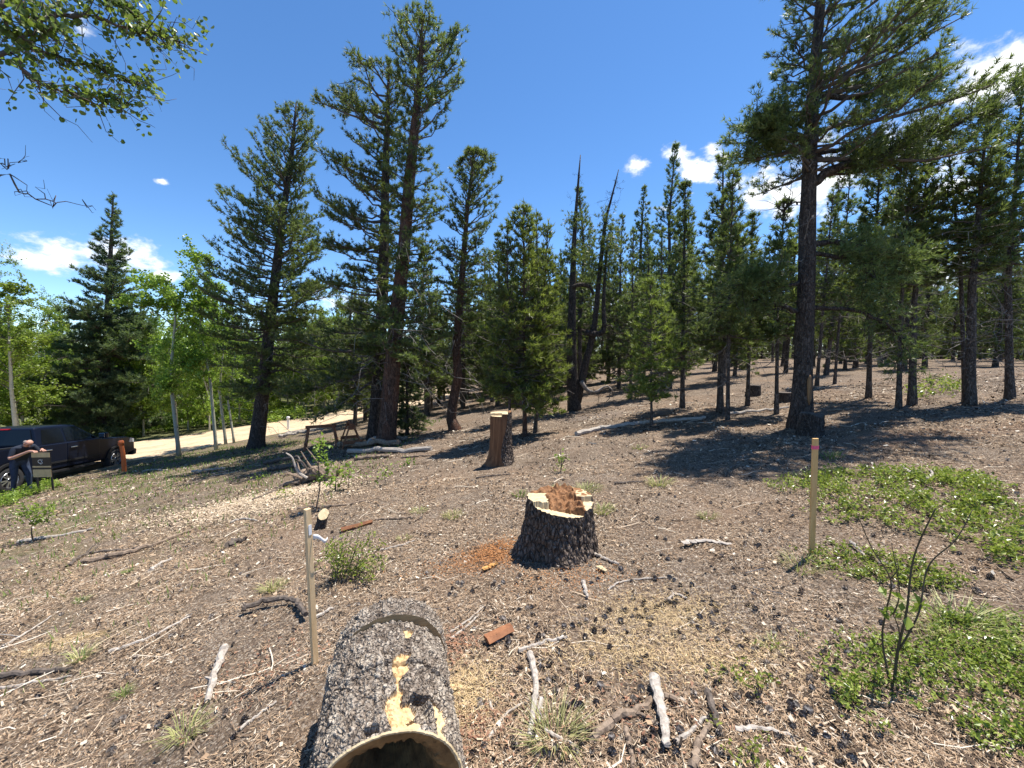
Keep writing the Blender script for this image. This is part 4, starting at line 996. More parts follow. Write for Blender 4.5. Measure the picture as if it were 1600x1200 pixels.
# ------------------------------------------------------------------ logs, root, fallen poles, sticks
SB2 = np.random.default_rng(42)
def stick(name, label, cat, pts, wpx, mt, lift=.35, taper=.55, group=None, sides=7, knots=0, fork=None, endmat=None, rough=.05, n=None, flat=1.0, lump=.6):
    """a stick or log lying on the ground along photo points"""
    P = np.array([ground_px(x, y) for x, y in pts]); d = P[:, 1].mean(); R = wpx / 2 * d / FPX
    n = n or max(12, 6 * len(pts)); p = spline(P, n); p[:, 2] = terrain(p[:, 0], p[:, 1])
    if lift < 0: p[:, 2] += R * .9 + np.linspace(0, -lift, n)
    else: p[:, 2] += R * (.55 + lift)
    t = np.linspace(0, 1, n); rad = R * (1 - (1 - taper) * t) * (1 + rough * 3 * (SB2.random(n) - .5))
    p[1:-1] += SB2.normal(size=(n - 2, 3)) * R * .4 * lump
    o = p[n // 2].copy(); o[2] = terr(o[0], o[1])
    V, F = tubes(p - o, rad, sides); V = V + (fbm(V * 1.5 / R, 2, 5) - .5)[:, None] * R * lump * unit(SB2.normal(size=V.shape))
    if flat != 1: zc = (p[:, 2] - o[2]).mean(); V[:, 2] = zc + (V[:, 2] - zc) * flat
    parts = [(V, F, 0)]
    if fork:
        for (i, dx, dy, dz, L) in fork:
            a = p[int(i * (n - 1))] - o; b = a + np.array([dx, dy, dz]) * L
            q = spline(np.array([a, (a + b) / 2 + SB2.normal(size=3) * .06 * L, b]), 7); parts.append(tubes(q, rad[int(i * (n - 1))] * np.linspace(.65, .25, 7), 5) + (0,))
    ob = mesh_obj(name, parts, [mt], None, smooth=False); ob.location = o
    return tag(ob, label, cat, group)
S = lambda label, pts, w, mt, **k: stick('stick', label, 'stick', pts, w, mt, **k)
S('pale forked stick standing out upright in the foreground, right of the hollow log', [(828, 1026), (837, 1068), (834, 1110), (828, 1156)], 13, OLDWOOD, lump=.35, sides=9, fork=[(.25, .12, .05, .1, .35)])
S('widest pale weathered slab of wood in the lower foreground', [(1022, 1070), (1029, 1110), (1043, 1178)], 20, OLDWOOD, flat=.6, lift=1.1, lump=.3, sides=9)
S('thick brown crooked branch under the pale weathered slab', [(925, 1160), (960, 1130), (1000, 1112), (1030, 1093), (1062, 1101)], 15, BROWNWOOD, fork=[(.45, .5, -.5, .15, .15)])
S('straight grey-brown stick running out of the bottom edge below the crooked branch', [(977, 1142), (984, 1165), (991, 1205)], 11, BROWNWOOD)
S('short dark stub of branch right of the pale slab', [(1104, 1085), (1114, 1115), (1123, 1146)], 13, DARKWOOD)
S('pale stick slanting up to the dark stub of branch', [(1054, 1163), (1084, 1141), (1110, 1121)], 9, OLDWOOD)
S('speckled grey stick leaving the bottom edge beside the dark stub', [(1079, 1206), (1093, 1168), (1110, 1134)], 15, BROWNWOOD)
S('thin bent stick left of the pale forked stick', [(762, 1158), (790, 1120), (824, 1097)], 6, OLDWOOD, fork=[(.3, -.3, -.9, .1, .08)])
S('curling grey root at the foot of the pale forked stick', [(846, 1095), (842, 1125), (862, 1150), (905, 1172)], 9, OLDWOOD)
S('pale flat stick lying beside the lower right ground cover', [(1148, 1143), (1195, 1143), (1247, 1154)], 10, OLDWOOD, flat=.6)
S('small upright pale stick just right of the log end', [(759, 1070), (762, 1092), (771, 1112)], 6, OLDWOOD)
S('pale splintered stick right of the orange wood slab', [(810, 1020), (850, 1007), (886, 997)], 8, OLDWOOD)
S('upper of two thin parallel pale sticks above the orange slab', [(703, 990), (735, 968), (757, 948)], 4, OLDWOOD)
S('lower of two thin parallel pale sticks above the orange slab', [(704, 1001), (728, 982), (748, 963)], 5, OLDWOOD)
S('thin dark twig in the bare soil below the leafy sapling', [(1310, 1108), (1344, 1152), (1352, 1192)], 3.5, DARKWOOD)
S('thick pale stick pointing at the camera left of the hollow log', [(351, 1017), (337, 1058), (324, 1102)], 14, OLDWOOD, fork=[(.6, -.8, .1, .2, .08)])
S('long straight pale stick in the left foreground', [(170, 1021), (230, 1000), (298, 965)], 6, OLDWOOD)
S('dark half-rotten branch at the left edge', [(-10, 1063), (60, 1053), (113, 1048)], 11, DARKWOOD)
S('pale stick lying just below the dark half-rotten branch', [(-10, 1079), (50, 1069), (112, 1058)], 5, OLDWOOD)
S('pale stick lying under the small yellow-green bush', [(28, 849), (75, 842), (146, 828)], 6, OLDWOOD)
S('long brown stick with a broken reddish tip on the left slope', [(130, 880), (200, 866), (250, 850), (306, 828)], 8, BROWNWOOD)
S('wavy dark stick lying over the long brown stick', [(108, 886), (132, 869), (165, 863), (215, 859)], 5.5, DARKWOOD, fork=[(.35, -.2, .8, .2, .3)])
S('slender forked twig at the far left edge', [(4, 1012), (45, 988), (80, 964)], 4, OLDWOOD, fork=[(.4, -1, .1, .02, .25)])
S('slender curved twig low in the left foreground', [(45, 1131), (100, 1115), (150, 1092)], 4, BROWNWOOD)
S('arched dark root raised off the ground left of the left stake', [(378, 962), (420, 948), (462, 948), (478, 972)], 9, DARKWOOD, lift=2.2, taper=.9)
S('short pale stick pointing at the left stake from the right', [(495, 966), (522, 951)], 6, OLDWOOD)
S('short pale broken stick on the slope below the long brown stick', [(235, 894), (250, 883), (268, 876)], 6, OLDWOOD)
S('thin dark stick on the sawdust near the root clump', [(395, 783), (430, 768), (462, 750)], 4, DARKWOOD)
S('thin pole lying behind the top of the left stake', [(465, 796), (520, 792), (572, 784)], 4.5, BROWNWOOD)
S('short stick right of the red split plank', [(586, 813), (620, 811), (650, 810)], 4, BROWNWOOD)
S('grey stick lying against the right foot of the short wide stump', [(911, 856), (935, 870), (967, 884)], 6, OLDWOOD)
S('speckled stick lying against the front of the short wide stump', [(872, 889), (893, 881), (916, 866)], 7, OLDWOOD)
S('flat pale bark strip on bare ground between stump and right stake', [(1066, 855), (1100, 849), (1142, 852)], 11, OLDWOOD, flat=.45)
S('short dark stick beside a grass tuft behind the short stump', [(960, 757), (985, 755), (1010, 754)], 4, DARKWOOD)
S('thin dark stick in front of the tall stump', [(744, 748), (770, 744), (798, 742)], 3, DARKWOOD)
S('left pale bent stick in the upper green patch', [(1408, 735), (1420, 742), (1434, 751)], 5, OLDWOOD, lift=2)
S('right pale bent stick in the upper green patch', [(1446, 754), (1456, 748), (1454, 741)], 5, OLDWOOD, lift=2)
S('pale twig in the green patch by the right stake', [(1328, 852), (1340, 862), (1352, 876)], 5, OLDWOOD, lift=2)
S('pale flat stick in the green patch in front of the right stake', [(1372, 884), (1395, 887), (1416, 891)], 6, OLDWOOD, lift=1.5)
S('thin curved pale twig in the open ground right of the stump', [(950, 922), (972, 910), (1010, 905), (1050, 903)], 3, OLDWOOD)
S('small arched pale twig in the middle of the open ground', [(1043, 941), (1055, 930), (1073, 937)], 5, OLDWOOD)
S('stubby pale chip standing on the ground below the short stump', [(911, 910), (917, 936)], 8, OLDWOOD)
S('pale chunk of wood beside the log on its left', [(375, 1142), (400, 1122), (432, 1098)], 6, OLDWOOD)
S('grey twig at the bottom left edge beside the grass', [(286, 1186), (300, 1168), (312, 1152)], 5, BROWNWOOD, fork=[(.6, .8, -.5, .1, .1)])
S('curved pale twig half way up the left slope', [(360, 818), (380, 812), (402, 815)], 4, OLDWOOD)
S('thin stick pointing uphill right of the green shrub', [(590, 862), (620, 855), (648, 846)], 3.5, OLDWOOD)
stick('wood_slab', 'orange-brown split slab of wood right of the hollow log', 'wood slab', [(760, 1010), (780, 999), (800, 988)], 22, REDWOOD, flat=.5, taper=.9, sides=5, lump=.12, rough=.015, n=7)
stick('wood_plank', 'red-brown split plank lying behind the green shrub', 'plank', [(533, 832), (558, 825), (582, 818)], 9, REDWOOD, taper=.7, sides=5, lump=.15, rough=.03, n=7)
stick('bark_strip', 'thin orange bark strip beside the hollow log', 'bark strip', [(678, 1006), (705, 1007), (738, 1009)], 6, REDWOOD, flat=.6)
stick('wood_chunk', 'pale yellow wedge of wood touching the right side of the hollow log', 'wood chunk', [(688, 1062), (700, 1075), (720, 1078)], 13, BARE, flat=.5, taper=.7)
stick('wood_chip', 'bright pale chip of wood in front of the short stump', 'wood chip', [(936, 890), (946, 896)], 10, CUT, flat=.5)
stick('wood_chunk', 'orange rotten chunk on the rust-coloured crumbs left of the stump', 'wood chunk', [(756, 893), (768, 887), (778, 884)], 8, m_wood('orange_rot', (.42, .20, .06), (.6, .34, .12), (20, 20, 20)), flat=.8)
stick('bark_piece', 'dark lump of bark on the open left slope', 'bark piece', [(358, 856), (368, 851), (384, 847)], 12, DARKWOOD, flat=.8)
# fallen poles behind the stumps
stick('fallen_pole', 'long pale fallen pole with a wavy stem behind the short stump', 'fallen pole', [(1102, 656), (1060, 659), (1005, 663), (985, 666), (940, 672), (900, 681)], 5, OLDWOOD, taper=1.5, lift=.8)
stick('fallen_pole', 'pale fallen pole lying left of the big right-hand pine', 'fallen pole', [(1138, 650), (1180, 645), (1232, 639)], 5, OLDWOOD, lift=.8)
stick('fallen_log', 'long weathered log with pale sawn end in front of the sawhorses', 'log', [(545, 709), (600, 707), (674, 705)], 8, OLDWOOD, taper=.9, lift=.6)
stick('fallen_log', 'thick mossy log lying at the foot of the tallest pine', 'log', [(530, 699), (575, 698), (622, 697)], 9, BROWNWOOD, taper=.9, lift=.8)
stick('fallen_log', 'nearest dark log of the clutter in front of the sawhorses', 'log', [(555, 719), (580, 717), (608, 715)], 7, BROWNWOOD)
stick('fallen_log', 'thin log lying right of the nearest dark log', 'log', [(627, 716), (650, 714), (672, 713)], 3.5, BROWNWOOD)
stick('fallen_log', 'upper log lying in the tree shade left of the root clump', 'log', [(412, 727), (455, 721), (500, 714)], 7, DARKWOOD, lift=.8)
stick('fallen_log', 'lower log lying in the tree shade left of the root clump', 'log', [(418, 738), (450, 733), (480, 728)], 7, DARKWOOD, lift=.8)
stick('fallen_log', 'grey log by the road edge behind the left sawhorse', 'log', [(437, 685), (470, 680), (505, 674)], 6, OLDWOOD, lift=.8)
stick('fallen_log', 'second thin grey log by the road edge behind the left sawhorse', 'log', [(448, 679), (480, 675), (520, 669)], 4, OLDWOOD, lift=1.0)
stick('fallen_log', 'bleached broken branch lying by the pickup front wheel', 'log', [(222, 738), (240, 735), (262, 736)], 3, OLDWOOD)
stick('fallen_branch', 'grey fallen branch in the shade right of the orange post', 'branch', [(300, 741), (325, 738), (352, 735)], 4, OLDWOOD, lift=1.5, fork=[(.4, .3, -.2, .35, .4), (.7, .5, .1, .3, .3)])
stick('firewood_block', 'pale split block leaning at the foot of the tallest pine', 'firewood', [(578, 698), (585, 692), (596, 694)], 9, OLDWOOD, lift=1.0)
stick('firewood_block', 'small brown block right of the tallest pine trunk', 'firewood', [(621, 690), (628, 689), (636, 689)], 9, BROWNWOOD)
def roots():
    g = ground_px(492, 752); Y = g[1]; t = thing('uprooted_stump', 'weathered uprooted stump with curling grey roots beside the sawdust', 'stump', g)
    def tb(pts, w0, w1, yo=0.0, m=12):
        q = np.array([plane_px(x, y, Y) - g for x, y in pts]); q[:, 1] += yo; p = spline(q, m); return tubes(p, np.linspace(w0, w1, m) / 2 * Y / FPX * (1 + .15 * SB2.normal(size=m)), 8)
    body = tb([(462, 752), (480, 744), (500, 741), (524, 744)], 20, 30, .1, 10); v = body[0]; v = v + (fbm(v * 9, 3, 4) - .5)[:, None] * .12 * unit(SB2.normal(size=v.shape) * .2 + unit(v - v.mean(0)))
    mesh_obj('trunk_base', [(v, body[1])], BROWNWOOD, t)
    for k, (pts, a, b, yo) in enumerate([([(484, 745), (472, 737), (464, 722), (460, 712), (451, 706)], 6, 2, -.1), ([(492, 738), (484, 728), (476, 715), (470, 705)], 4.5, 1.5, 0), ([(498, 736), (488, 725), (478, 712), (471, 703)], 3.5, 1.5, .2),
                            ([(480, 738), (468, 730), (460, 716)], 3.5, 1.5, .15), ([(475, 750), (455, 752), (436, 760), (412, 772)], 7, 3, -.15), ([(505, 735), (510, 727), (507, 720)], 5, 2, .1), ([(478, 748), (462, 742), (448, 738)], 5, 2, 0)]):
        mesh_obj('root', [tb(pts, a, b, yo)], OLDWOOD if k in (0, 3) else BROWNWOOD, t)
    for k in range(9):
        a0 = np.array([SB2.uniform(-.35, .35), SB2.normal() * .1, .12]); d0 = unit(np.array([SB2.normal() - .6, SB2.normal() * .6, abs(SB2.normal()) * .7 + .1])); Lr = SB2.uniform(.3, .75)
        p = spline(np.array([a0, a0 + d0 * Lr * .5 + SB2.normal(size=3) * .08, a0 + d0 * Lr + SB2.normal(size=3) * .12 - np.array([0, 0, .1])]), 9)
        mesh_obj('root', [tubes(p, np.linspace(.028, .008, 9), 6)], (DARKWOOD, BROWNWOOD)[k % 2], t)
roots()
# ------------------------------------------------------------------ pickup
PAINT = plain('navy_car_paint', (.006, .009, .02), .3, 0.0, .18, var=.05, **{'Coat Weight': .06, 'Coat Roughness': .06})
CLAD = plain('black_trim', (.018, .018, .02), .55)
GLASS = plain('dark_window_glass', (.006, .007, .009), .1, 0, .35, var=.0)
CHROME = plain('chrome', (.75, .76, .78), .15, 1.0, .5, var=.03)
TYRE = plain('tyre_rubber', (.03, .03, .032), .8, var=.3)
RIM = plain('alloy_rim', (.45, .46, .48), .3, .8, .5, var=.05)
LAMP = plain('head_lamp_glass', (.55, .57, .6), .1, 0, .6)
RLAMP = plain('tail_lamp_red', (.30, .01, .012), .15, 0, .6)
def prism(pts, y0, y1, inset=None):
    """side outline (x, z) extruded across the car; returns ngon-friendly data"""
    n = len(pts); V = [(x, y0, z) for x, z in pts] + [(x, y1, z) for x, z in pts]
    F = [tuple(range(n))[::-1], tuple(range(n, 2 * n))] + [(i, (i + 1) % n, n + (i + 1) % n, n + i) for i in range(n)]
    return V, F
def ngon_obj(name, V, F, mt, parent, smooth=False):
    me = bpy.data.meshes.new(name); me.from_pydata([tuple(map(float, v)) for v in V], [], [tuple(f)[::-1] for f in F]); me.materials.append(mt); me.update()
    import bmesh
    b = bmesh.new(); b.from_mesh(me); bmesh.ops.recalc_face_normals(b, faces=b.faces); b.to_mesh(me); b.free()
    o = bpy.data.objects.new(name, me); COL.objects.link(o); o.parent = parent
    return o
def arc(cx, cz, r, a0, a1, n=12): return [(cx + r * math.cos(math.radians(a)), cz + r * math.sin(math.radians(a))) for a in np.linspace(a0, a1, n)]
def lathe(prof, n=28, axis='y'):
    a = np.arange(n) * 2 * math.pi / n; P = np.array(prof, float)
    V = np.stack([P[:, None, 0] * np.cos(a), np.broadcast_to(P[:, None, 1], (len(P), n)), P[:, None, 0] * np.sin(a)], -1)
    return V.reshape(-1, 3), grid_faces(len(P), n)
def truck():
    fr, rr = plane_px(177, 722, 14.86)[:2], plane_px(7, 742, 11.2)[:2]     # the right-hand wheels
    fwd = unit(fr - rr); left = np.array([-fwd[1], fwd[0]]); mid = (fr + rr) / 2 + left * .86
    zf, zr = -2.86, -2.52
    yaw = math.atan2(fwd[1], fwd[0]); pitch = math.atan2(zr - zf, np.linalg.norm(fr - rr))
    t = thing('pickup_truck', 'dark navy crew-cab pickup parked on the road edge at far left', 'pickup truck', (mid[0], mid[1], (zf + zr) / 2))
    t.rotation_euler = Matrix.Rotation(yaw, 4, 'Z').to_euler(); t.rotation_euler = (Matrix.Rotation(yaw, 3, 'Z') @ Matrix.Rotation(pitch, 3, 'Y')).to_euler()
    W_ = .96; A = 1.865; ar = .50
    low = [(-1.1, 1.30), (1.12, 1.31), (1.2, 1.28), (2.35, 1.21), (2.62, 1.12), (2.72, .95), (2.74, .62)] + [(A + ar + .02, .55)] + arc(A, .42, ar, 15, 165) + [(A - ar - .02, .47), (-1.1, .47)]
    bevel(ngon_obj('body', *prism(low, -W_, W_), PAINT, t), .05, 3)
    # open cargo bed with wheel arches
    bed = [(-1.13, 1.33), (-1.13, .47), (-A + ar + .02, .47)] + arc(-A, .42, ar, 15, 165) + [(-A - ar - .02, .52), (-2.95, .58), (-2.95, 1.34)]
    for s in (-1, 1): bevel(ngon_obj('bed_side', *prism(bed, s * W_, s * (W_ - .13)), PAINT, t), .03, 2)
    bevel(ngon_obj('tailgate', *prism([(-2.98, .62), (-2.90, .62), (-2.90, 1.34), (-2.98, 1.34)], -W_ + .14, W_ - .14), PAINT, t), .02, 2)
    ngon_obj('bed_floor', *prism([(-2.9, .75), (-1.13, .75), (-1.13, .80), (-2.9, .80)], -W_ + .13, W_ - .13), CLAD, t)
    for s in (-1, 1): ngon_obj('bed_rail', *prism([(-2.95, 1.335), (-1.13, 1.325), (-1.13, 1.36), (-2.95, 1.37)], s * (W_ - .005), s * (W_ - .14)), CLAD, t)
    # cabin: tapered greenhouse
    g0 = [(-1.08, 1.28), (1.18, 1.28), (.36, 1.86), (.05, 1.90), (-.85, 1.90), (-1.0, 1.86)]
    yb, yt = W_ - .03, W_ - .20; n = len(g0)
    yy = [yb, yb, yt, yt - .02, yt - .02, yt]
    V = [(x, -y, z) for (x, z), y in zip(g0, yy)] + [(x, y, z) for (x, z), y in zip(g0, yy)]
    F = [tuple(range(n)), tuple(range(n, 2 * n))] + [(i, (i + 1) % n, n + (i + 1) % n, n + i) for i in range(n)]
    bevel(ngon_obj('cab', V, F, PAINT, t), .045, 3)
    def side_y(z): return yb + (yt - yb) * (z - 1.28) / (1.86 - 1.28)
    def pane(name, pts, s):
        V = [(x, s * (side_y(z) + .006), z) for x, z in pts] + [(x, s * (side_y(z) - .02), z) for x, z in pts]; n = len(pts)
        F = [tuple(range(n)), tuple(range(n, 2 * n))] + [(i, (i + 1) % n, n + (i + 1) % n, n + i) for i in range(n)]
        return ngon_obj(name, V, F, GLASS, t)
    for s in (-1, 1):
        pane('window', [(-.92, 1.34), (-.18, 1.34), (-.18, 1.80), (-.80, 1.80)], s)
        pane('window', [(-.10, 1.34), (1.0, 1.34), (.42, 1.75), (.30, 1.80), (-.10, 1.80)], s)
        # doors as shallow shut-lined skins
        for (x0, x1) in ((-1.0, -.15), (-.13, 1.1)):
            d = bevel(ngon_obj('door', *prism([(x0, .60), (x1, .60), (x1, 1.29), (x0, 1.29)], s * (W_ - .01), s * (W_ + .012)), PAINT, t), .012, 2)
            bevel(ngon_obj('handle', *prism([(x0 + .10, 1.10), (x0 + .32, 1.10), (x0 + .32, 1.145), (x0 + .10, 1.145)], s * (W_ + .014), s * (W_ + .05)), CHROME, d), .012, 2)
            ngon_obj('trim_strip', *prism([(x0, .66), (x1, .66), (x1, .72), (x0, .72)], s * (W_ + .012), s * (W_ + .025)), CLAD, d)
        m = bevel(ngon_obj('mirror', *prism([(1.0, 1.30), (1.16, 1.30), (1.18, 1.50), (1.02, 1.50)], s * (W_ + .03), s * (W_ + .26)), PAINT, t), .03, 2)
        bevel(ngon_obj('mirror_glass', *prism([(.99, 1.33), (1.0, 1.33), (1.0, 1.48), (.99, 1.48)], s * (W_ + .06), s * (W_ + .24)), CHROME, m), .004, 1)
        ngon_obj('running_board', *prism([(-1.0, .36), (1.15, .36), (1.15, .42), (-1.0, .42)], s * (W_ - .1), s * (W_ + .06)), CLAD, t)
        ngon_obj('headlight', *prism([(2.45, .98), (2.70, .95), (2.68, 1.10), (2.50, 1.15)], s * (W_ + .006), s * (W_ - .3)), LAMP, t)
        ngon_obj('tail_light', *prism([(-2.99, .95), (-2.86, .95), (-2.86, 1.30), (-2.99, 1.30)], s * (W_ + .006), s * (W_ - .1)), RLAMP, t)
        for ax_ in (A, -A):
            o = ar; inner = ar - .07
            ring = arc(ax_, .42, o, 8, 172, 16) + arc(ax_, .42, inner, 172, 8, 16)
            ngon_obj('wheel_arch', *prism(ring, s * (W_ - .05), s * (W_ + .035)), CLAD, t)
            w = thing('wheel', None, None, (ax_, s * (W_ - .13), .405)); w.parent = t
            v, f = lathe([(.26, -.13), (.36, -.14), (.40, -.10), (.405, 0), (.40, .10), (.36, .14), (.26, .13), (.24, 0), (.26, -.13)], 36); mesh_obj('tyre', [(v, f)], TYRE, w, smooth=True)
            parts = [lathe([(.255, s * .10), (.235, s * .125), (.225, s * .09), (.225, s * -.05)], 36) + (0,), lathe([(.05, s * .115), (.06, s * .10), (.06, s * .04)], 16) + (0,)]
            for k in range(10):
                a = k * math.pi / 5 + (.09 if k % 2 else -.09); ca, sa = math.cos(a), math.sin(a); rot = np.array([[ca, 0, -sa], [0, 1, 0], [sa, 0, ca]])
                v, f = boxv((.145, s * .095, 0), (.19, .03, .035)); parts.append((v @ rot.T, f, 0))
            parts.append(lathe([(.0, s * .02), (.225, s * .02)], 24) + (1,))
            mesh_obj('rim', parts, [RIM, CLAD], w)
    # windscreen, rear window, grille, bumpers
    ngon_obj('windscreen', [(1.15, -.82, 1.32), (1.15, .82, 1.32), (.40, .70, 1.845), (.40, -.70, 1.845), (1.10, -.82, 1.30), (1.10, .82, 1.30), (.36, .70, 1.82), (.36, -.70, 1.82)], [(0, 1, 2, 3), (4, 5, 6, 7), (0, 1, 5, 4), (1, 2, 6, 5), (2, 3, 7, 6), (3, 0, 4, 7)], GLASS, t)
    ngon_obj('rear_window', [(-1.095, -.80, 1.36), (-1.095, .80, 1.36), (-1.02, .68, 1.82), (-1.02, -.68, 1.82), (-1.05, -.80, 1.36), (-1.05, .80, 1.36), (-.98, .68, 1.82), (-.98, -.68, 1.82)], [(0, 1, 2, 3), (4, 5, 6, 7), (0, 1, 5, 4), (1, 2, 6, 5), (2, 3, 7, 6), (3, 0, 4, 7)], GLASS, t)
    ngon_obj('brake_light', *prism([(-1.07, 1.84), (-1.0, 1.84), (-.99, 1.875), (-1.05, 1.875)], -.14, .14), RLAMP, t)
    bevel(ngon_obj('grille', *prism([(2.70, .72), (2.77, .72), (2.74, 1.08), (2.68, 1.08)], -.62, .62), CHROME, t), .02, 2)
    bevel(ngon_obj('front_bumper', *prism([(2.66, .42), (2.84, .44), (2.86, .66), (2.70, .70)], -W_, W_), CLAD, t), .04, 2)
    bevel(ngon_obj('rear_bumper', *prism([(-3.10, .48), (-2.93, .46), (-2.93, .66), (-3.10, .68)], -W_ + .03, W_ - .03), CHROME, t), .03, 2)
    ngon_obj('chassis', *prism([(-2.8, .38), (2.5, .38), (2.5, .50), (-2.8, .50)], -.6, .6), CLAD, t)
truck()

# ------------------------------------------------------------------ yard sign and the man leaning over it
SIGN = plane_px(66, 728, 10.7)[:2]; SGZ = terr(*SIGN)
def yard_sign():
    top = 1.6 - (709 - 555) / FPX * SIGN[1]; bot = 1.6 - (749 - 555) / FPX * SIGN[1]; H = top - bot; Wd = .50
    t = thing('yard_sign', 'black and tan sign board with a white monogram on two posts by the pickup', 'sign', (SIGN[0], SIGN[1], SGZ), math.radians(2))
    z0 = bot - SGZ; tan_ = plain('tan_sign_paint', (.52, .38, .20), .6, var=.12); blk = plain('black_sign_paint', (.012, .012, .014), .45, var=.1)
    bevel(mesh_obj('board', [boxv((0, 0, z0 + H / 2), (Wd, .03, H))], blk, t), .004, 1)
    for a, b in ((.0, .31), (.39, .45), (.80, .985)): mesh_obj('tan_band', [boxv((0, -.016, z0 + H * (a + b) / 2), (Wd * .985, .006, H * (b - a)))], tan_, t)
    cz = z0 + H * .625; cx = -.02
    c = lambda ox, r, a0, a1, n=16: np.array([(cx + ox + r * math.cos(math.radians(a)), -.018, cz + .005 + r * math.sin(math.radians(a))) for a in np.linspace(a0, a1, n)])
    wht = WHITE; q = .0065
    parts = [tubes(c(-.012, .048, 50, 300), np.full(16, q), 5) + (0,)]
    j = np.array([(cx + .012, -.018, cz + .055), (cx + .058, -.018, cz + .055), (cx + .028, -.018, cz + .01), (cx + .05, -.018, cz - .015), (cx + .045, -.018, cz - .05), (cx + .01, -.018, cz - .07), (cx - .008, -.018, cz - .058)])
    parts.append(tubes(j, np.full(7, q), 5) + (0,)); 
    mesh_obj('monogram', [parts[0]], wht, t); mesh_obj('monogram', [parts[1]], wht, t)
    for s in (-1, 1): mesh_obj('post', [boxv((s * (Wd / 2 - .05), .03, z0 / 2 + .02), (.035, .03, z0 + .3))], CLAD, t)
    return top
sign_top = yard_sign()
def person():
    import bmesh
    bx, by = plane_px(33, 745, 10.98)[:2]; bz = terr(bx, by)
    f = unit(np.array([SIGN[0] - bx, SIGN[1] - by, 0])); l = np.array([-f[1], f[0], 0]); u = np.array([0, 0, 1.])
    t = thing('person', 'bald person in dark shirt and jeans bending over the sign beside the pickup', 'person', (bx, by, bz))
    hand_h = sign_top - bz + .035; reach = np.hypot(SIGN[0] - bx, SIGN[1] - by)
    J = {}
    def P(n, a, b, c, r, r2=None): J[n] = (f * a + l * b + u * c, (r, r2 or r))
    P('pelvis', -.06, 0, .93, .165, .135); P('waist', .04, 0, 1.08, .16, .125); P('chest', .21, 0, 1.26, .185, .135); P('neckb', .34, 0, 1.39, .085); P('neck', .40, 0, 1.43, .062); P('head1', .46, 0, 1.47, .088, .08); P('head2', .53, 0, 1.50, .092, .085); P('head3', .585, 0, 1.525, .06, .055)
    for s, n in ((1, 'l'), (-1, 'r')):
        P('hip' + n, -.04, s * .10, .88, .105); P('knee' + n, .03 + .05 * s, s * .12, .50, .07); P('ank' + n, -.03 + .08 * s, s * .13, .10, .048); P('toe' + n, .13 + .08 * s, s * .15, .045, .04)
        P('sh' + n, .27, s * .20, 1.33, .075); P('elb' + n, .34 if s > 0 else .30, s * .30, 1.08, .052); P('wri' + n, reach - .22, s * .12, hand_h + .01, .034); P('hand' + n, reach - .12, s * .085, hand_h, .042, .022)
    E = [('pelvis', 'waist'), ('waist', 'chest'), ('chest', 'neckb'), ('neckb', 'neck'), ('neck', 'head1'), ('head1', 'head2'), ('head2', 'head3')]
    for n in 'lr': E += [('pelvis', 'hip' + n), ('hip' + n, 'knee' + n), ('knee' + n, 'ank' + n), ('ank' + n, 'toe' + n), ('chest', 'sh' + n), ('sh' + n, 'elb' + n), ('elb' + n, 'wri' + n), ('wri' + n, 'hand' + n)]
    for n, s in (('l', 1), ('r', -1)):
        hb = J['hand' + n][0]
        for i, (sp, ln) in enumerate(((-.026, .066), (-.009, .076), (.009, .072), (.025, .058))):
            a = 'f%s%d' % (n, i); J[a + 'a'] = (hb + f * .045 + l * sp, (.0105, .0105)); J[a + 'b'] = (hb + f * (.045 + ln * .55) + l * sp * 1.2 - u * .008, (.0095, .0095)); J[a + 'c'] = (hb + f * (.045 + ln) + l * sp * 1.3 - u * .03, (.008, .008))
            E += [('hand' + n, a + 'a'), (a + 'a', a + 'b'), (a + 'b', a + 'c')]
        J['t' + n + 'a'] = (hb + f * .0 - l * s * .045, (.012, .012)); J['t' + n + 'b'] = (hb + f * .04 - l * s * .062 - u * .012, (.0095, .0095)); E += [('hand' + n, 't' + n + 'a'), ('t' + n + 'a', 't' + n + 'b')]
    names = list(J); me = bpy.data.meshes.new('tmp'); me.from_pydata([tuple(J[n][0]) for n in names], [(names.index(a), names.index(b)) for a, b in E], [])
    o = bpy.data.objects.new('tmp', me); COL.objects.link(o); sk = o.modifiers.new('skin', 'SKIN'); sk.use_smooth_shade = True
    for i, n in enumerate(names):
        sv = me.skin_vertices[0].data[i]; sv.radius = J[n][1]; sv.use_root = (n == 'pelvis')
    sb = o.modifiers.new('sub', 'SUBSURF'); sb.levels = 2; sb.render_levels = 2
    dg = bpy.context.evaluated_depsgraph_get(); dg.update(); m2 = bpy.data.meshes.new_from_object(o.evaluated_get(dg)); bpy.data.objects.remove(o); bpy.data.meshes.remove(me)
    m2.name = 'body'; m2.materials.clear()
    SKIN = plain('skin', (.46, .25, .18), .5, var=.08); SHIRT = plain('navy_shirt', (.018, .024, .04), .85, var=.2); JEANS = plain('blue_jeans', (.035, .05, .09), .85, var=.35, scale=14); SHOE = plain('dark_shoe', (.02, .017, .015), .6)
    for m in (SKIN, SHIRT, JEANS, SHOE): m2.materials.append(m)
    elb = J['elbl'][0]
    for p in m2.polygons:
        c = np.array(p.center); a = c @ f; z = c[2]
        if z < .10: k = 3
        elif z < .95 and a < .22: k = 2
        elif a > .375 and z > 1.39: k = 0
        elif abs(c @ l) > .05 and z < 1.16 and a > .25: k = 0
        elif a > .42: k = 0
        else: k = 1
        p.material_index = k; p.use_smooth = True
    b = bpy.data.objects.new('body', m2); COL.objects.link(b); b.parent = t
    # face and a thin band of grey hair
    hc = J['head2'][0] * .5 + J['head1'][0] * .5; fd = unit(f * .55 - u * .83)         # he looks down at the sign
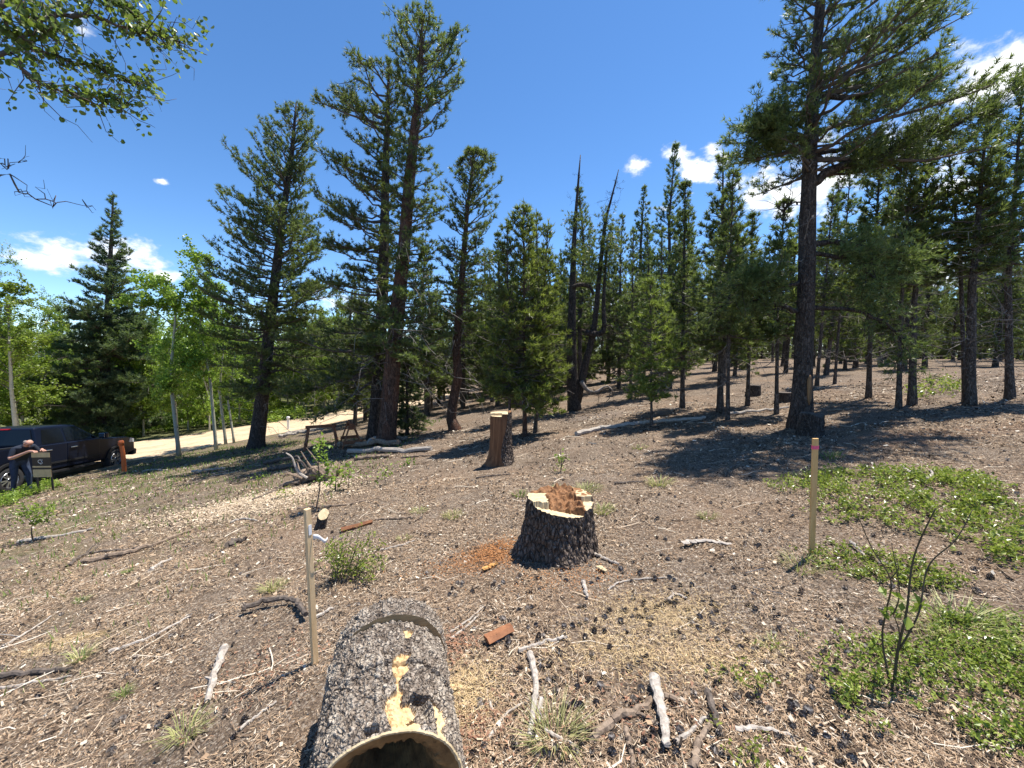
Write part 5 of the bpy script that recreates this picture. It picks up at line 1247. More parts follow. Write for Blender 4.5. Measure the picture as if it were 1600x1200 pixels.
    fu = unit(np.cross(l, fd)); fu = fu if fu @ f > 0 else -fu
    HAIR = plain('grey_hair', (.22, .19, .17), .9, var=.3, scale=40)
    def ell(c, r, ax, k=10): 
        th = np.linspace(0, math.pi, k); ph = np.linspace(0, 2 * math.pi, 2 * k, endpoint=False); T, Ph = np.meshgrid(th, ph, indexing='ij')
        v = np.stack([np.sin(T) * np.cos(Ph) * r[0], np.sin(T) * np.sin(Ph) * r[1], np.cos(T) * r[2]], -1) @ np.stack(ax, 0) + c; return v.reshape(-1, 3), grid_faces(k, 2 * k)
    A_ = (fd, l, fu)
    mesh_obj('nose', [ell(hc + fd * .098 - fu * .012, (.024, .014, .024), A_)], SKIN, t, smooth=True)
    for s in (-1, 1):
        mesh_obj('ear', [ell(hc + l * s * .088 + fd * .0, (.018, .012, .032), A_)], SKIN, t, smooth=True)
        mesh_obj('eye', [ell(hc + fd * .082 + l * s * .032 + fu * .012, (.012, .013, .009), A_)], plain('eye_dark', (.05, .04, .035), .3), t, smooth=True)
    mesh_obj('mouth', [ell(hc + fd * .088 - fu * .05, (.008, .024, .006), A_)], plain('lips', (.30, .12, .10), .5), t, smooth=True)
    mesh_obj('hair', [ell(hc - fd * .035 + l * s * .042 - fu * .004, (.062, .052, .052), A_) + (0,) for s in (-1, 1)], HAIR, t, smooth=True)
person()

# ------------------------------------------------------------------ near aspen whose boughs hang into the top left corner
def near_aspen():
    r = np.random.default_rng(61); B0 = np.array([-6.6, 2.7]); g = np.array([B0[0], B0[1], terr(*B0)])
    t = thing('aspen_tree', 'near aspen whose leafy boughs hang into the top left corner', 'tree', g)
    H = 9.0; p = spline(np.array([(0, 0, -.2), (.1, 0, 2.5), (.0, .1, 5), (.2, 0, 7.5), (.3, 0, H)]), 24); mesh_obj('trunk', [tubes(p, np.linspace(.13, .02, 24), 14)], ABARK, t, smooth=True)
    def bough(name, pts, Y0, Y1, w, from_z=None, leaves=0, sub=10, mt=TWIG, dens=1.0, sublen=.38):
        n = len(pts); Ys = np.linspace(Y0, Y1, n); q = np.array([plane_px(x, y, Yi) for (x, y), Yi in zip(pts, Ys)]) - g
        root = np.array([.05, .03, q[0][2] - .55 if from_z is None else from_z]); q = np.concatenate([[root], [root * .5 + q[0] * .5 + np.array([0, 0, .1])], q])
        c = spline(q, 26); s = np.linspace(0, 1, 26); c[4:] += r.normal(size=(22, 3)) * .012
        parts = [tubes(c, w * (1 - .85 * s), 6) + (0,)]
        s0 = 2 / (len(q) - 1) - .05
        k = int(sub * 1.7); u = r.uniform(max(s0, .2), 1, k); i = np.clip((u * 25).astype(int), 0, 24); P0 = c[i]; T = unit(c[i + 1] - c[i])
        D = unit(T * .8 + r.normal(size=(k, 3)) * .55); L = r.uniform(.35, 1.2, k) * sublen; s4 = np.linspace(0, 1, 5)
        TP = P0[:, None] + D[:, None] * (L[:, None] * s4)[..., None] + r.normal(size=(k, 5, 3)) * .03 * (s4 > 0)[None, :, None]
        parts.append(tubes(TP, np.broadcast_to(.0045 * (1 - .7 * s4), TP.shape[:2]), 4) + (0,))
        o = mesh_obj(name, parts, [mt], t, smooth=True)
        if leaves:
            j = r.integers(0, k, leaves); v = r.uniform(.15, 1.05, leaves); C = TP[j, 0] + (TP[j, -1] - TP[j, 0]) * v[:, None] + r.normal(size=(leaves, 3)) * .03
            leaves = int(leaves * 1.35); m2 = int(leaves * .45); jj = r.uniform(max(s0, .2), 1, m2); C = np.concatenate([C, c[np.clip((jj * 25).astype(int), 0, 25)] + r.normal(size=(m2, 3)) * .035]); nl = len(C)
            nrm = unit(rsphere(r, nl) + np.array([0, 0, .3])); a = unit(np.cross(nrm, r.normal(size=(nl, 3)))); b = np.cross(nrm, a); sz = (r.uniform(.015, .024, nl))[:, None]
            ang = np.radians([0, 50, 110, 180, 250, 310]); rad = np.array([1.25, 1.0, 1.0, .9, 1.0, 1.0])
            V = np.stack([C + sz * rr * (math.cos(x) * a + math.sin(x) * b) + nrm * sz * .22 * abs(math.sin(x)) for x, rr in zip(ang, rad)], 1).reshape(-1, 3)
            base = np.arange(nl)[:, None] * 6; F = np.concatenate([base + np.array([[0, 1, 2, 3]]), base + np.array([[0, 3, 4, 5]])])
            mesh_obj('leaves', [(V, F, 0, np.repeat(r.uniform(.05, .95, nl), 6))], ALEAF_NEAR, o)
    bough('bough', [(-19, 16), (47, 31), (104, 21), (161, 31), (209, 48), (251, 54), (285, 68)], 3.4, 3.9, .03, 2.6, 420, 34)
    bough('bough', [(-19, 91), (47, 124), (99, 139), (142, 148), (175, 160), (213, 158)], 3.2, 3.7, .022, 2.2, 260, 26)
    bough('bough', [(-19, 56), (47, 76), (104, 94), (156, 108), (204, 126), (232, 131)], 3.6, 4.1, .024, 2.3, 330, 30)
    bough('bough', [(-19, -19), (57, -24), (123, -12), (190, 6), (232, 38)], 3.5, 3.9, .026, 2.9, 420, 32)
    bough('bough', [(-19, -64), (66, -64), (142, -44), (218, -34), (248, -14)], 3.6, 4.2, .026, 3.3, 420, 32)
    bough('bough', [(-28, 36), (19, 56), (57, 54), (85, 36)], 3.2, 3.4, .02, 2.5, 280, 22)
    bough('dead_bough', [(-20, 286), (30, 301), (75, 315), (110, 317), (152, 326)], 3.3, 3.6, .010, 1.6, 0, 5, DARKWOOD, sublen=.16)
    bough('dead_bough', [(-20, 262), (5, 263), (25, 256), (45, 244)], 3.3, 3.4, .007, 1.9, 0, 3, DARKWOOD, sublen=.1)
    for z, n_ in ((5.2, 500), (6.6, 600), (7.8, 500)):     # the rest of its crown, above and left of the frame
        C = np.array([.15, 0, z]) + r.normal(size=(n_ * 3, 3)) * np.array([.8, .8, .7]); C = C[(C[:, 0] < .3) & (C[:, 1] < .7)]
        a, b, tn = leaf_quads(r, C, .035); mesh_obj('crown', [(a, b, 0, tn)], ALEAF_NEAR, t)
near_aspen()
# ------------------------------------------------------------------ shrubs, saplings, ground cover, grass, litter
GCOV = m_leaf('ground_cover_leaves', [(0, (.06, .09, .016)), (.5, (.20, .25, .035)), (1, (.42, .45, .11))], .35, .32, .08, .5)
GRASS = m_leaf('grass_blades', [(0, (.16, .19, .06)), (.5, (.34, .34, .13)), (1, (.58, .52, .26))], .3, .6, .1)
GREENGRASS = m_leaf('green_grass_blades', [(0, (.07, .12, .03)), (.5, (.15, .22, .05)), (1, (.32, .33, .12))], .3, .6, .1)
SAPL = m_leaf('sapling_leaves', [(0, (.08, .14, .02)), (.5, (.19, .28, .04)), (1, (.34, .42, .08))], .4, .4, .1)
def oval_leaves(r, C, D, L, wr=.5, droop=.25):
    """pointed oval leaves at C growing along D: two quads folded at the midrib"""
    n = len(C); ln = (L * r.uniform(.65, 1.25, n))[:, None]; side = unit(np.cross(D, r.normal(size=(n, 3)) * .5 + np.array([0, 0, 1.]))); nrm = np.cross(side, D)
    w = ln * wr * .5; A = C; B = C + D * ln - nrm * ln * droop * .4; M = C + D * ln * .5
    V = np.stack([A, M + side * w + nrm * w * .35, B, M - side * w + nrm * w * .35], 1).reshape(-1, 3)
    b = np.arange(n)[:, None] * 4; F = np.concatenate([b + np.array([[0, 1, 2]]), b + np.array([[0, 2, 3]])])
    return V, F, np.repeat(np.clip(r.normal(.5, .25, n), 0, 1), 4)
def in_poly(x, y, poly):
    c = np.zeros(len(x), bool); n = len(poly)
    for i in range(n):
        (x1, y1), (x2, y2) = poly[i], poly[(i + 1) % n]
        with np.errstate(divide='ignore', invalid='ignore'): c ^= ((y1 > y) != (y2 > y)) & (x < (x2 - x1) * (y - y1) / (y2 - y1) + x1)
    return c
def cover(label, poly_px, dens, leaf, height=.06, seed=1, holes=.42, nscale=3.0, mt=GCOV, name='ground_cover'):
    r = np.random.default_rng(seed); P = np.array([ground_px(x, y)[:2] for x, y in poly_px]); lo, hi = P.min(0) - .25, P.max(0) + .25
    n = int(np.prod(hi - lo) * dens / 6); x = r.uniform(lo[0], hi[0], n); y = r.uniform(lo[1], hi[1], n)
    wob = .28 * (fbm(np.stack([x * 4, y * 4, x * 0], -1), 3, seed) - .5); wob2 = .28 * (fbm(np.stack([x * 4, y * 4, x * 0 + 9], -1), 3, seed + 1) - .5)
    k = in_poly(x + wob * 2 + r.normal(size=n) * .035, y + wob2 * 2 + r.normal(size=n) * .035, P) & (fbm(np.stack([x, y, x * 0], -1) * nscale, 4, seed + 5) + .12 * r.normal(size=n) > holes)
    x, y = x[k], y[k]; z = terrain(x, y); n = len(x)
    hgt = height * r.uniform(.2, 1.1, n) * (.5 + 1.2 * fbm(np.stack([x, y, x * 0], -1) * 6, 2, seed + 3)); q = 7; base = np.repeat(np.stack([x, y, z + hgt], -1), q, 0) + r.normal(size=(n * q, 3)) * np.array([.012, .012, .012]) * leaf / .02
    D = unit(np.stack([r.normal(size=n * q), r.normal(size=n * q), np.abs(r.normal(size=n * q)) * .8 + .15], -1))
    V, F, t = oval_leaves(r, base, D, leaf, .55); parts = [(V, F, 0, t)]
    s = np.stack([x, y, z - .01], -1); e = s + np.stack([r.normal(size=n) * .02, r.normal(size=n) * .02, hgt], -1)
    parts.append(tubes(np.stack([s, e], 1), np.full((n, 2), .0016), 3, False) + (1,))
    tag(mesh_obj(name, parts, [mt, DARKWOOD]), label, 'ground cover', kind='stuff')
cover('upper patch of low green leafy ground cover behind the right stake', [(1205, 757), (1260, 745), (1330, 742), (1400, 735), (1480, 742), (1545, 755), (1560, 775), (1595, 800), (1640, 850), (1640, 885), (1575, 880), (1500, 850), (1440, 835), (1400, 838), (1365, 815), (1300, 822), (1278, 800), (1270, 775)], 2800, .040, .06, 2, .40, 2.2)
cover('strip of low green ground cover at the foot of the right stake', [(1235, 872), (1262, 862), (1295, 850), (1330, 852), (1360, 868), (1430, 885), (1490, 905), (1500, 925), (1460, 932), (1400, 920), (1330, 902), (1270, 888)], 4600, .031, .05, 3, .33, 4)
cover('large patch of glossy green ground cover in the lower right corner', [(1290, 990), (1330, 985), (1360, 1000), (1420, 985), (1460, 960), (1520, 955), (1660, 985), (1700, 1230), (1560, 1190), (1500, 1165), (1455, 1110), (1400, 1085), (1340, 1095), (1380, 1130), (1390, 1150), (1330, 1110), (1270, 1090), (1255, 1075), (1290, 1040)], 10000, .025, .045, 4, .40, 5)
cover('small sprigs of ground cover at the bottom edge right of centre', [(1150, 1150), (1175, 1160), (1235, 1180), (1240, 1230), (1140, 1230)], 6000, .024, .05, 5, .38, 8)
cover('small sprigs of ground cover left of the lower right patch', [(1215, 1040), (1245, 1030), (1255, 1050), (1195, 1095), (1170, 1085), (1130, 1075), (1150, 1065)], 4200, .024, .05, 6, .48, 9)
cover('strip of leafy weeds along the bank in front of the pickup', [(-40, 795), (0, 778), (40, 766), (80, 757), (84, 763), (50, 775), (0, 795)], 900, .07, .12, 7, .3, 1.5, mt=SAPL)
cover('patch of green low shrubs under the trees at the far right', [(1408, 618), (1440, 604), (1500, 600), (1512, 612), (1500, 622), (1430, 630)], 260, .09, .22, 8, .42, .8, mt=GCOV)
cover('green undergrowth across the dirt road', [(200, 690), (230, 678), (330, 668), (420, 662), (480, 655), (470, 640), (330, 640), (180, 655)], 60, .22, .35, 9, .40, .25, mt=SAPL, name='undergrowth')

def leafy(name, label, cat, base, stems, leafpts, leaf, mt, nst=3, wst=.006, wr=.6, spread=.05, seed=1, stem_mt=None):
    """small plant: stems along photo points in the plane of its base, leaves round given points (x, y, n, radius px)"""
    r = np.random.default_rng(seed); g = ground_px(*base); Y = g[1]; t = thing(name, label, cat, g); parts = []
    for pts, w in stems:
        q = np.array([plane_px(x, y, Y) - g for x, y in pts]); q[1:, 1] += r.normal(size=len(q) - 1) * .03; m = 4 * len(q); p = spline(q, m)
        o = mesh_obj('stem', [tubes(p, w / 2 * Y / FPX * np.linspace(1, .35, m), 6)], stem_mt or DARKWOOD, t, smooth=True)
    C = []; 
    for (x, y, n, rad) in leafpts:
        c = plane_px(x, y, Y) - g; C.append(c + r.normal(size=(n, 3)) * rad * Y / FPX * np.array([.6, .6, .6]))
    if C:
        C = np.concatenate(C); D = unit(r.normal(size=C.shape) + np.array([0, 0, .2])); V, F, tt = oval_leaves(r, C, D, leaf, wr); mesh_obj('leaves', [(V, F, 0, tt)], mt, t)
    return t
leafy('sapling', 'leafless thin-stemmed sapling with a few big leaves in the lower right ground cover', 'sapling', (1398, 1068),
      [([(1397, 1070), (1404, 1020), (1412, 950), (1424, 868), (1437, 785)], 5), ([(1390, 1066), (1394, 1010), (1395, 960), (1389, 905), (1370, 862), (1345, 812)], 3.4), ([(1405, 1015), (1430, 955), (1460, 890), (1490, 842), (1516, 795)], 3.2), ([(1396, 960), (1398, 920), (1397, 850)], 2.5), ([(1402, 1030), (1404, 985), (1396, 955)], 3), ([(1391, 905), (1398, 885), (1400, 868)], 2)],
      [(1380, 955, 4, 6), (1410, 958, 5, 8), (1440, 950, 6, 9), (1385, 918, 2, 5), (1432, 945, 3, 6)], .06, SAPL, seed=2, stem_mt=plain('green_grey_stem', (.07, .06, .035), .7))
r0 = np.random.default_rng(9)
def bushy_shrub():
    g = ground_px(530, 908); Y = g[1]; t = thing('green_shrub', 'low bushy green shrub between the left stake and the short stump', 'shrub', g); r = np.random.default_rng(4); parts = []
    pts = []
    for i in range(34):
        tx = r.uniform(497, 580) if i > 8 else r.uniform(530, 600); top = 905 - (62 * (1 - ((tx - 545) / 62) ** 2) + r.uniform(-12, 14))
        a = np.array([r.normal() * .03 + (tx - 530) * .2 * Y / FPX, r.normal() * .08, -.01]); b = plane_px(tx, top, Y) - g; b[1] = r.normal() * .13
        p = spline(np.array([a, (a + b) / 2 + r.normal(size=3) * .02, b]), 8); parts.append(tubes(p, np.linspace(.004, .0015, 8), 4)); pts.append(p)
    o = mesh_obj('stems', [q + (0,) for q in parts], DARKWOOD, t); o['kind'] = 'stuff'
    k = r.integers(0, len(pts), 1150); u = r.integers(2, 8, 1150); C = np.array([pts[a][b] for a, b in zip(k, u)]) + r.normal(size=(1150, 3)) * .018
    D = unit(r.normal(size=C.shape) + np.array([0, 0, .5])); V, F, tt = oval_leaves(r, C, D, .032, .5); mesh_obj('leaves', [(V, F, 0, tt)], GCOV, t)
bushy_shrub()
leafy('aspen_sprout', 'tallest leafy aspen sprout in front of the left sawhorse', 'sprout', (495, 795), [([(494, 795), (497, 760), (501, 720), (502, 688)], 2.4), ([(497, 760), (508, 742), (518, 728)], 1.5)], [(500, 695, 40, 9), (500, 712, 46, 12), (510, 732, 46, 13), (520, 750, 30, 12), (495, 752, 14, 9)], .075, SAPL, seed=3)
leafy('aspen_sprout', 'leafy aspen sprout between the root clump and the log ends', 'sprout', (525, 768), [([(524, 768), (526, 745), (529, 722)], 2)], [(527, 732, 26, 11), (533, 745, 26, 13), (522, 758, 18, 9)], .07, SAPL, seed=4)
leafy('aspen_sprout', 'slim aspen sprout in front of the nearest dark log', 'sprout', (546, 764), [([(545, 764), (546, 745), (548, 726)], 1.6)], [(548, 730, 26, 9), (546, 742, 18, 9)], .065, SAPL, seed=5)
leafy('aspen_sprout', 'small aspen sprout below the pale sawn log end', 'sprout', (602, 758), [([(602, 758), (601, 745), (602, 732)], 1.5)], [(601, 735, 24, 9), (598, 745, 14, 8)], .065, SAPL, seed=6)
leafy('leafy_weed', 'low bright leafy weed right of the small aspen sprout', 'weed', (632, 728), [([(632, 728), (632, 722)], 1.5)], [(628, 726, 26, 11), (640, 721, 22, 8)], .08, SAPL, seed=7)
leafy('aspen_sprout', 'faint aspen sprout left of the small sprout', 'sprout', (574, 756), [([(574, 756), (574, 738)], 1.3)], [(573, 742, 16, 9)], .06, SAPL, seed=8)
leafy('sapling', 'lone little sapling in the open right of the tall stump', 'sapling', (876, 738), [([(876, 738), (877, 722), (875, 700)], 1.8), ([(876, 730), (884, 712), (882, 700)], 1.2)], [(876, 714, 30, 8), (873, 726, 22, 8), (881, 733, 10, 7)], .055, SAPL, seed=9)
leafy('yellow_green_bush', 'yellow-green little bush on a bare stem on the left slope', 'bush', (53, 846), [([(53, 848), (53, 830), (55, 810)], 2.2), ([(54, 820), (70, 805), (82, 800)], 1.4), ([(54, 820), (40, 806), (34, 798)], 1.4)], [(40, 797, 60, 12), (58, 800, 70, 14), (76, 800, 60, 12), (60, 812, 30, 9)], .06, SAPL, seed=10)
leafy('leafy_weed', 'small leafy weed at the left end of the sawdust', 'weed', (445, 778), [([(445, 778), (446, 768)], 1.5)], [(446, 770, 26, 11), (440, 776, 14, 9)], .06, GCOV, seed=11)
leafy('leafy_weed', 'green sprout on the slope left of the root clump', 'weed', (404, 758), [([(404, 758), (405, 748)], 1.5)], [(404, 751, 30, 11)], .07, SAPL, seed=12)
leafy('leafy_weed', 'leafy sprig right of the low bushy shrub', 'weed', (585, 872), [([(570, 885), (585, 865), (600, 848)], 2)], [(585, 862, 14, 9), (597, 850, 9, 6)], .04, GCOV, seed=13)

def grass_tuft(label, px, n, h, rad, mt=GRASS, seed=1):
    r = np.random.default_rng(seed); g = ground_px(*px); a = r.uniform(0, 6.28, n); q = rad * np.sqrt(r.random(n)); b = np.stack([q * np.cos(a), q * np.sin(a) * .8, np.zeros(n)], -1)
    b[:, 2] = terrain(g[0] + b[:, 0], g[1] + b[:, 1]) - g[2]
    d = np.stack([np.cos(a) * r.uniform(.1, 1.1, n), np.sin(a) * r.uniform(.1, 1.1, n), np.ones(n)], -1); hh = (h * r.uniform(.5, 1.2, n))[:, None]; d = unit(d)
    w = np.stack([-np.sin(a), np.cos(a), a * 0], -1) * .0022 * max(1, g[1] / 2.5)
    m = b + d * hh * .55; e = b + d * hh + np.stack([np.cos(a), np.sin(a), a * 0 - .5], -1) * hh * .35
    V = np.stack([b - w, b + w, m + w * .8, m - w * .8, e], 1).reshape(-1, 3); o = np.arange(n)[:, None] * 5
    F = np.concatenate([o + np.array([[0, 1, 2]]), o + np.array([[0, 2, 3]]), o + np.array([[3, 2, 4]])])
    ob = mesh_obj('grass_tuft', [(V, F, 0, np.repeat(np.clip(r.normal(.55, .25, n), 0, 1), 5))], mt); ob.location = g; return tag(ob, label, 'grass tuft', 'grass tufts on the bare ground')
GT = [('pale grass tuft left of the rust-coloured crumbs', (708, 808), 90, .09, .13), ('pale grass tuft farther left of the short stump', (655, 800), 60, .07, .12), ('widest grass tuft right behind the short stump', (915, 768), 130, .13, .22), ('grass tuft behind the left shoulder of the short stump', (872, 768), 50, .10, .12),
      ('pale grass tuft touching the right side of the short stump', (942, 800), 110, .10, .13), ('grass tuft beside the short dark stick', (1030, 758), 110, .13, .18), ('straw tuft in the open ground right of the short stump', (1105, 808), 80, .06, .11), ('grey-green tuft at the left stake near the arched root', (427, 922), 110, .10, .10),
      ('yellow tuft in the left foreground', (125, 1030), 80, .10, .07), ('small dark green tuft in the left foreground', (193, 1088), 60, .07, .035), ('thin fine grass clump right of the pale forked stick', (868, 1160), 130, .16, .12), ('straggly grass at the bottom left of the hollow log', (290, 1150), 90, .12, .09),
      ('dry straw tuft at the foot of the right stake', (1252, 888), 90, .12, .14), ('blond dry grass clump on top of the lower right patch', (1490, 985), 260, .16, .25), ('small straw tuft in front of the tall stump', (632, 842), 40, .05, .08), ('straw tuft near the right stake in the shade edge', (1240, 745), 60, .08, .15),
      ('small green tuft behind the short stump at left', (812, 775), 50, .09, .10), ('greenish tuft in the shade behind the right stake', (1300, 716), 60, .12, .16), ('thin dry tuft in the open right of the pale slab', (1205, 1010), 40, .07, .06), ('faint straw tuft right of the lone little sapling', (1000, 700), 50, .07, .16), ('bright green grass tuft low on the left slope', (128, 940), 50, .06, .06), ('leafy green tuft under the long brown stick', (200, 895), 60, .05, .05)]
for i, (lb, px, n, h, rd) in enumerate(GT): grass_tuft(lb, px, n, h, rd, GREENGRASS if 'green' in lb and 'pale' not in lb and 'grey' not in lb else GRASS, 50 + i)

# ------------------------------------------------------------------ forest floor litter (uncountable)
LITTER = N(mat('litter_bits')); _t = LITTER.attr('tint')
LITTER = LITTER.out(LITTER.bsdf(LITTER.ramp(_t, [(0, (.022, .017, .014)), (.3, (.10, .068, .046)), (.5, (.235, .16, .105)), (.68, (.40, .275, .17)), (.85, (.52, .42, .31)), (1, (.68, .61, .50))]), .85, None, .15))
def field(r, n, y0, y1, power, xmax=1.45):
    """points over the visible floor, denser near the camera"""
    d = y0 + (y1 - y0) * r.random(n * 2) ** power; tx = r.uniform(-xmax, xmax, n * 2); x = d * tx
    q = fbm(np.stack([x, d, x * 0], -1) * 1.4, 4, 41) + .5 * (fbm(np.stack([x, d, x * 0], -1) * 5, 3, 42) - .5) + .10 * r.normal(size=n * 2)     # litter lies in drifts
    k = np.argsort(-(q + .16 * r.normal(size=n * 2)))[:n]; return x[k], d[k]
def chips(name, label, n, y0, y1, power, lmin, lmax, asp, tint, tilt, seed, lift=.004, tri=True, lm=None, xy=None):
    r = np.random.default_rng(seed); x, y = field(r, n, y0, y1, power) if xy is None else xy(r, n)
    n = len(x); z = terrain(x, y) + lift + r.random(n) * lift * 2.5
    near = np.exp(-np.hypot(x, y) / 9.0); z = z + near * .035 * (fbm(np.stack([x, y, x * 0], -1) * 4.5, 4, 3) - .5) + near * .02 * (fbm(np.stack([x, y, x * 0], -1) * 17, 3, 5) - .5)
    L = r.uniform(lmin, lmax, n) * np.maximum(1, y / 3.0) ** .55; w = L * asp * r.uniform(.5, 1.5, n); a = r.uniform(0, 6.28, n)
    u = np.stack([np.cos(a), np.sin(a), r.normal(size=n) * tilt], -1); v = np.stack([-np.sin(a), np.cos(a), r.normal(size=n) * tilt], -1)
    C = np.stack([x, y, z], -1); u = unit(u) * L[:, None] / 2; v = unit(v) * w[:, None] / 2; k = r.uniform(.3, 1, (n, 1))
    V = np.stack([C - u - v * k, C + u - v, C + u * r.uniform(.6, 1, (n, 1)) + v, C - u + v], 1).reshape(-1, 3)
    t = np.clip(tint(r, n, x, y), 0, 1)
    tag(mesh_obj(name, [(V, np.arange(4 * n).reshape(-1, 4)[:, :(3 if tri else 4)], 0, np.repeat(t, 4))], lm or LITTER), label, 'litter', kind='stuff')
chips('bark_litter', 'grey and brown bark crumbs covering the forest floor', 120000, .9, 13, 1.55, .006, .024, .5, lambda r, n, x, y: np.where(r.random(n) < .30, r.uniform(0, .28, n), r.uniform(.3, .98, n)), .5, 1)
chips('needle_litter', 'fallen tan pine needles strewn over the ground', 170000, .9, 7.0, 1.45, .025, .06, .075, lambda r, n, x, y: np.clip(r.normal(.62, .16, n), .1, .95), .22, 2, .006)
chips('bark_litter', 'larger dark bark flakes scattered over the forest floor', 15000, 1.2, 15, 1.15, .016, .038, .5, lambda r, n, x, y: np.where(r.random(n) < .62, r.uniform(0, .3, n), r.uniform(.4, 1, n)), .45, 3, .007, tri=False)
def patch_xy(spots):
    def f(r, n):
        X, Y_ = [], []
        for (px, py, rx, ry, k) in spots:
            g = ground_px(px, py); m = int(n * k); X.append(g[0] + r.normal(size=m) * rx); Y_.append(g[1] + r.normal(size=m) * ry)
        return np.concatenate(X), np.concatenate(Y_)
    return f
def crumbs(nm, a, b): 
    m = N(mat(nm)); return m.out(m.bsdf(m.mix(m.attr('tint'), a, b), .9, None, .1))
chips('sawdust', 'pale sawdust spread beside the uprooted stump', 9000, 0, 0, 1, .012, .03, .6, lambda r, n, x, y: r.random(n), .3, 31, .008, lm=crumbs('sawdust_pale', (.34, .25, .16), (.66, .54, .40)), xy=patch_xy([(400, 787, .85, .4, .4), (465, 768, .6, .25, .3), (340, 800, .7, .3, .2)]))
chips('rotten_crumbs', 'rust-coloured rotten wood crumbs left of the short stump', 5000, 0, 0, 1, .006, .018, .7, lambda r, n, x, y: r.random(n), .4, 32, .007, lm=crumbs('rust_crumbs', (.22, .09, .035), (.46, .23, .10)), xy=patch_xy([(775, 862, .17, .13, .55), (740, 880, .3, .15, .3), (905, 905, .3, .12, .15)]))
chips('yellow_needles', 'yellow dry needles drifted on the open ground', 6500, 0, 0, 1, .025, .05, .06, lambda r, n, x, y: r.random(n), .2, 33, .01, lm=crumbs('yellow_straw', (.38, .26, .12), (.68, .52, .30)), xy=patch_xy([(1030, 960, .28, .16, .3), (965, 1020, .3, .14, .2), (1115, 1030, .26, .12, .2), (735, 1080, .1, .12, .2), (90, 1010, .18, .08, .1)]))
chips('red_needles', 'red-brown bark bits strewn around the hollow log', 1500, 0, 0, 1, .012, .03, .5, lambda r, n, x, y: r.random(n), .4, 34, .008, lm=crumbs('red_bits', (.13, .06, .04), (.38, .22, .14)), xy=patch_xy([(700, 1010, .12, .1, .3), (400, 1060, .25, .2, .2), (740, 1150, .1, .12, .25), (960, 1130, .4, .2, .25)]))
def twigs():
    r = np.random.default_rng(8); n = 2100; x, y = field(r, n, 1.0, 14, 1.3); a = r.normal(.35, .9, n); L = r.uniform(.06, .38, n) * np.maximum(1, y / 5) ** .5; s = np.linspace(-.5, .5, 4)
    bend = r.normal(size=(n, 4)) * .06 * L[:, None]
    X = x[:, None] + np.cos(a)[:, None] * L[:, None] * s - np.sin(a)[:, None] * bend; Yv = y[:, None] + np.sin(a)[:, None] * L[:, None] * s + np.cos(a)[:, None] * bend
    Z = terrain(X, Yv) + .008 + r.random((n, 1)) * .012; P = np.stack([X, Yv, Z], -1); R = (.0018 + .004 * r.random(n) ** 2)[:, None] * np.maximum(1, y / 4)[:, None] ** .6 * np.array([1, .95, .8, .5])
    V, F = tubes(P, R, 3, False); t = np.where(r.random(n) < .38, r.uniform(.75, 1, n), r.uniform(.1, .5, n))
    tag(mesh_obj('twig_litter', [(V, F, 0, np.repeat(t, 12))], LITTER), 'small bleached twigs littering the forest floor', 'litter', kind='stuff')
twigs()
def grass_cover():
    r = np.random.default_rng(15); n = 9000; x = -3.0 - 11 * r.random(n) ** .9; y = r.uniform(2.5, 17, n); k = (x / y > -1.6) & (fbm(np.stack([x, y, x * 0], -1) * .9, 4, 6) > .47) & (x > np.interp(y, ROAD[:, 1], ROAD[:, 0]) + 3.6)
    x, y = x[k], y[k]; n = len(x); z = terrain(x, y); a = r.uniform(0, 6.28, n); h = r.uniform(.04, .13, n)[:, None]; b = np.stack([x, y, z - .005], -1)
    d = unit(np.stack([np.cos(a) * .5, np.sin(a) * .5, np.ones(n)], -1)); w = np.stack([-np.sin(a), np.cos(a), a * 0], -1) * (.003 + .0012 * y)[:, None]; e = b + d * h
    V = np.stack([b - w, b + w, e], 1).reshape(-1, 3); tag(mesh_obj('slope_grass', [(V, np.arange(3 * n).reshape(-1, 3), 0, np.repeat(r.uniform(0, .9, n), 3))], GREENGRASS), 'sparse short green grass on the slope towards the road', 'grass', kind='stuff')
grass_cover()
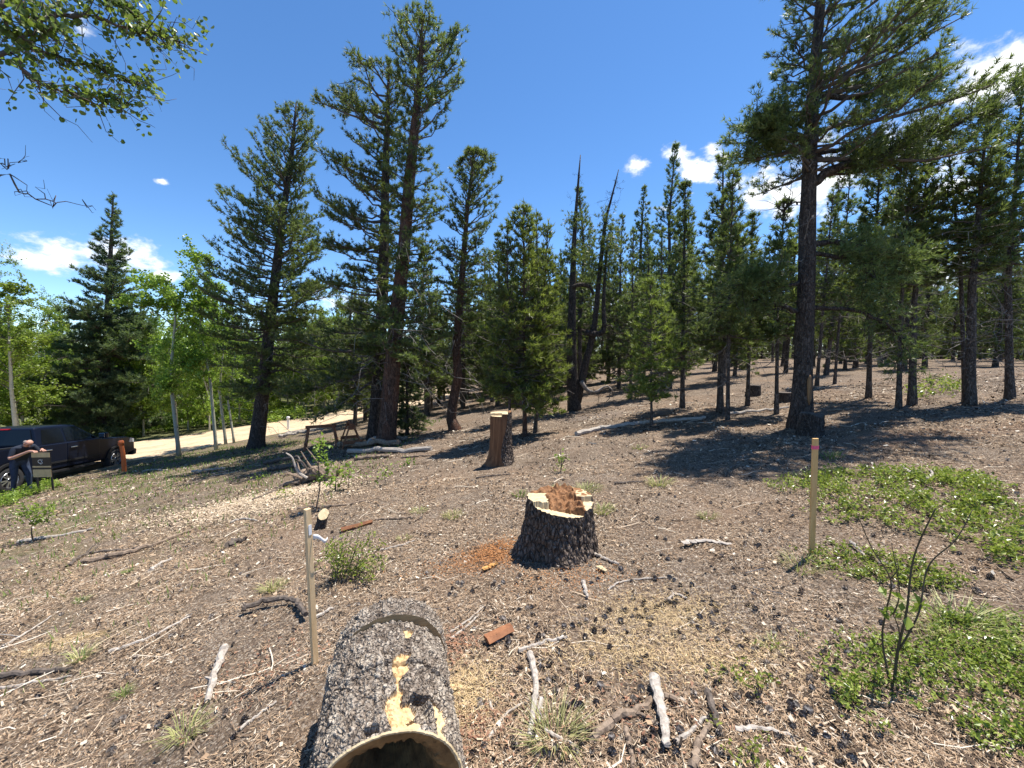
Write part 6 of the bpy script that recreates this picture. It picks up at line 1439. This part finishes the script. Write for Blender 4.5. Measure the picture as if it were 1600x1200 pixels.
# pine cones
CONE = N(mat('pine_cone')); cco = CONE.coord('Object'); CONE = CONE.out(CONE.bsdf(CONE.ramp(CONE.noise(cco, 60, 3), [(.35, (.04, .032, .028)), (.5, (.15, .12, .10)), (.66, (.42, .37, .32))]), .7, None, .3))
def cone_geo(rings=6, per=6, L=.044, R=.019):
    Vs, Fs = [], []; o = 0; core, cf = lathe([(0.001, -L / 2), (R * .55, -L * .3), (R * .5, L * .1), (.001, L / 2)], 6); Vs.append(core[:, [0, 2, 1]]); Fs.append(cf); o = len(core)
    for i in range(rings):
        z = -L * .42 + L * .84 * i / (rings - 1); rr = R * math.sin(math.pi * (.28 + .66 * i / (rings - 1))) ** .8
        for j in range(per):
            a = 2 * math.pi * (j + .5 * (i % 2)) / per; d = np.array([math.cos(a), math.sin(a), 0]); s = np.array([-math.sin(a), math.cos(a), 0]); h = math.pi * rr / per * 1.05
            b = d * rr * .4 + np.array([0, 0, z]); e = d * rr * 1.25 + np.array([0, 0, z + L * .10])
            Vs.append(np.array([b - s * h * .5, b + s * h * .5, e + s * h * .8 - np.array([0, 0, .002]), e - s * h * .8 - np.array([0, 0, .002])])); Fs.append(np.array([[o, o + 1, o + 2, o + 3]])); o += 4
    return np.concatenate(Vs), np.concatenate(Fs)
def cones():
    V, F = cone_geo(); r = np.random.default_rng(23); src = None; spots = []
    tries_ = 0
    while len(spots) < 300 and tries_ < 9000:
        tries_ += 1
        px = r.normal(1000, 190) if r.random() < .8 else r.uniform(40, 1590); py = 900 + 290 * r.random() ** .9 if r.random() < .75 else r.uniform(800, 1000)
        if not (0 < px < 1600 and py < 1198) or (480 < px < 730 and py > 940): continue
        g = ground_px(px, py)
        if np.hypot(g[0] - SB[0], g[1] - SB[1]) < .5: continue
        spots.append(g)
        if r.random() < .55 and len(spots) < 299:
            h = g + np.array([r.normal() * .05, r.normal() * .05, 0]); spots.append(h)
    for g in spots[:300]:
        if src is None: src = mesh_obj('pine_cone', [(V, F)], CONE); o = src
        else: o = src.copy(); COL.objects.link(o)
        k = r.uniform(.65, 1.0); o.scale = (k, k, k); g[2] = terr(g[0], g[1]); o.location = (g[0], g[1], g[2] + .014); o.rotation_euler = (r.uniform(.9, 2.2), r.normal() * .4, r.uniform(0, 6.28))
        w_ = 'left of the hollow log' if g[0] < -.75 else ('between the log and the pale slab' if g[0] < .6 else ('right of the pale slab' if g[0] < 1.5 else 'near the lower right ground cover'))
        d_ = 'nearer' if g[1] < 2.2 else 'farther'; tag(o, d_ + ' dark fallen pine cone on bare ground ' + w_, 'pine cone', d_ + ' fallen pine cones ' + w_)
    n = 900; x, y = field(r, n, 2.4, 11, 1.1); z = terrain(x, y) + .012; Vc, Fc = cone_geo(3, 4); parts = []
    for i in range(n):
        R_ = Matrix.Rotation(r.uniform(0, 6.28), 3, 'Z') @ Matrix.Rotation(r.uniform(.9, 2.2), 3, 'X'); parts.append((Vc @ np.array(R_).T * r.uniform(.6, 1.0) + np.array([x[i], y[i], z[i]]), Fc, 0))
    tag(mesh_obj('pine_cone_litter', parts, CONE), 'small far pine cones dotting the forest floor', 'litter', kind='stuff')
cones()
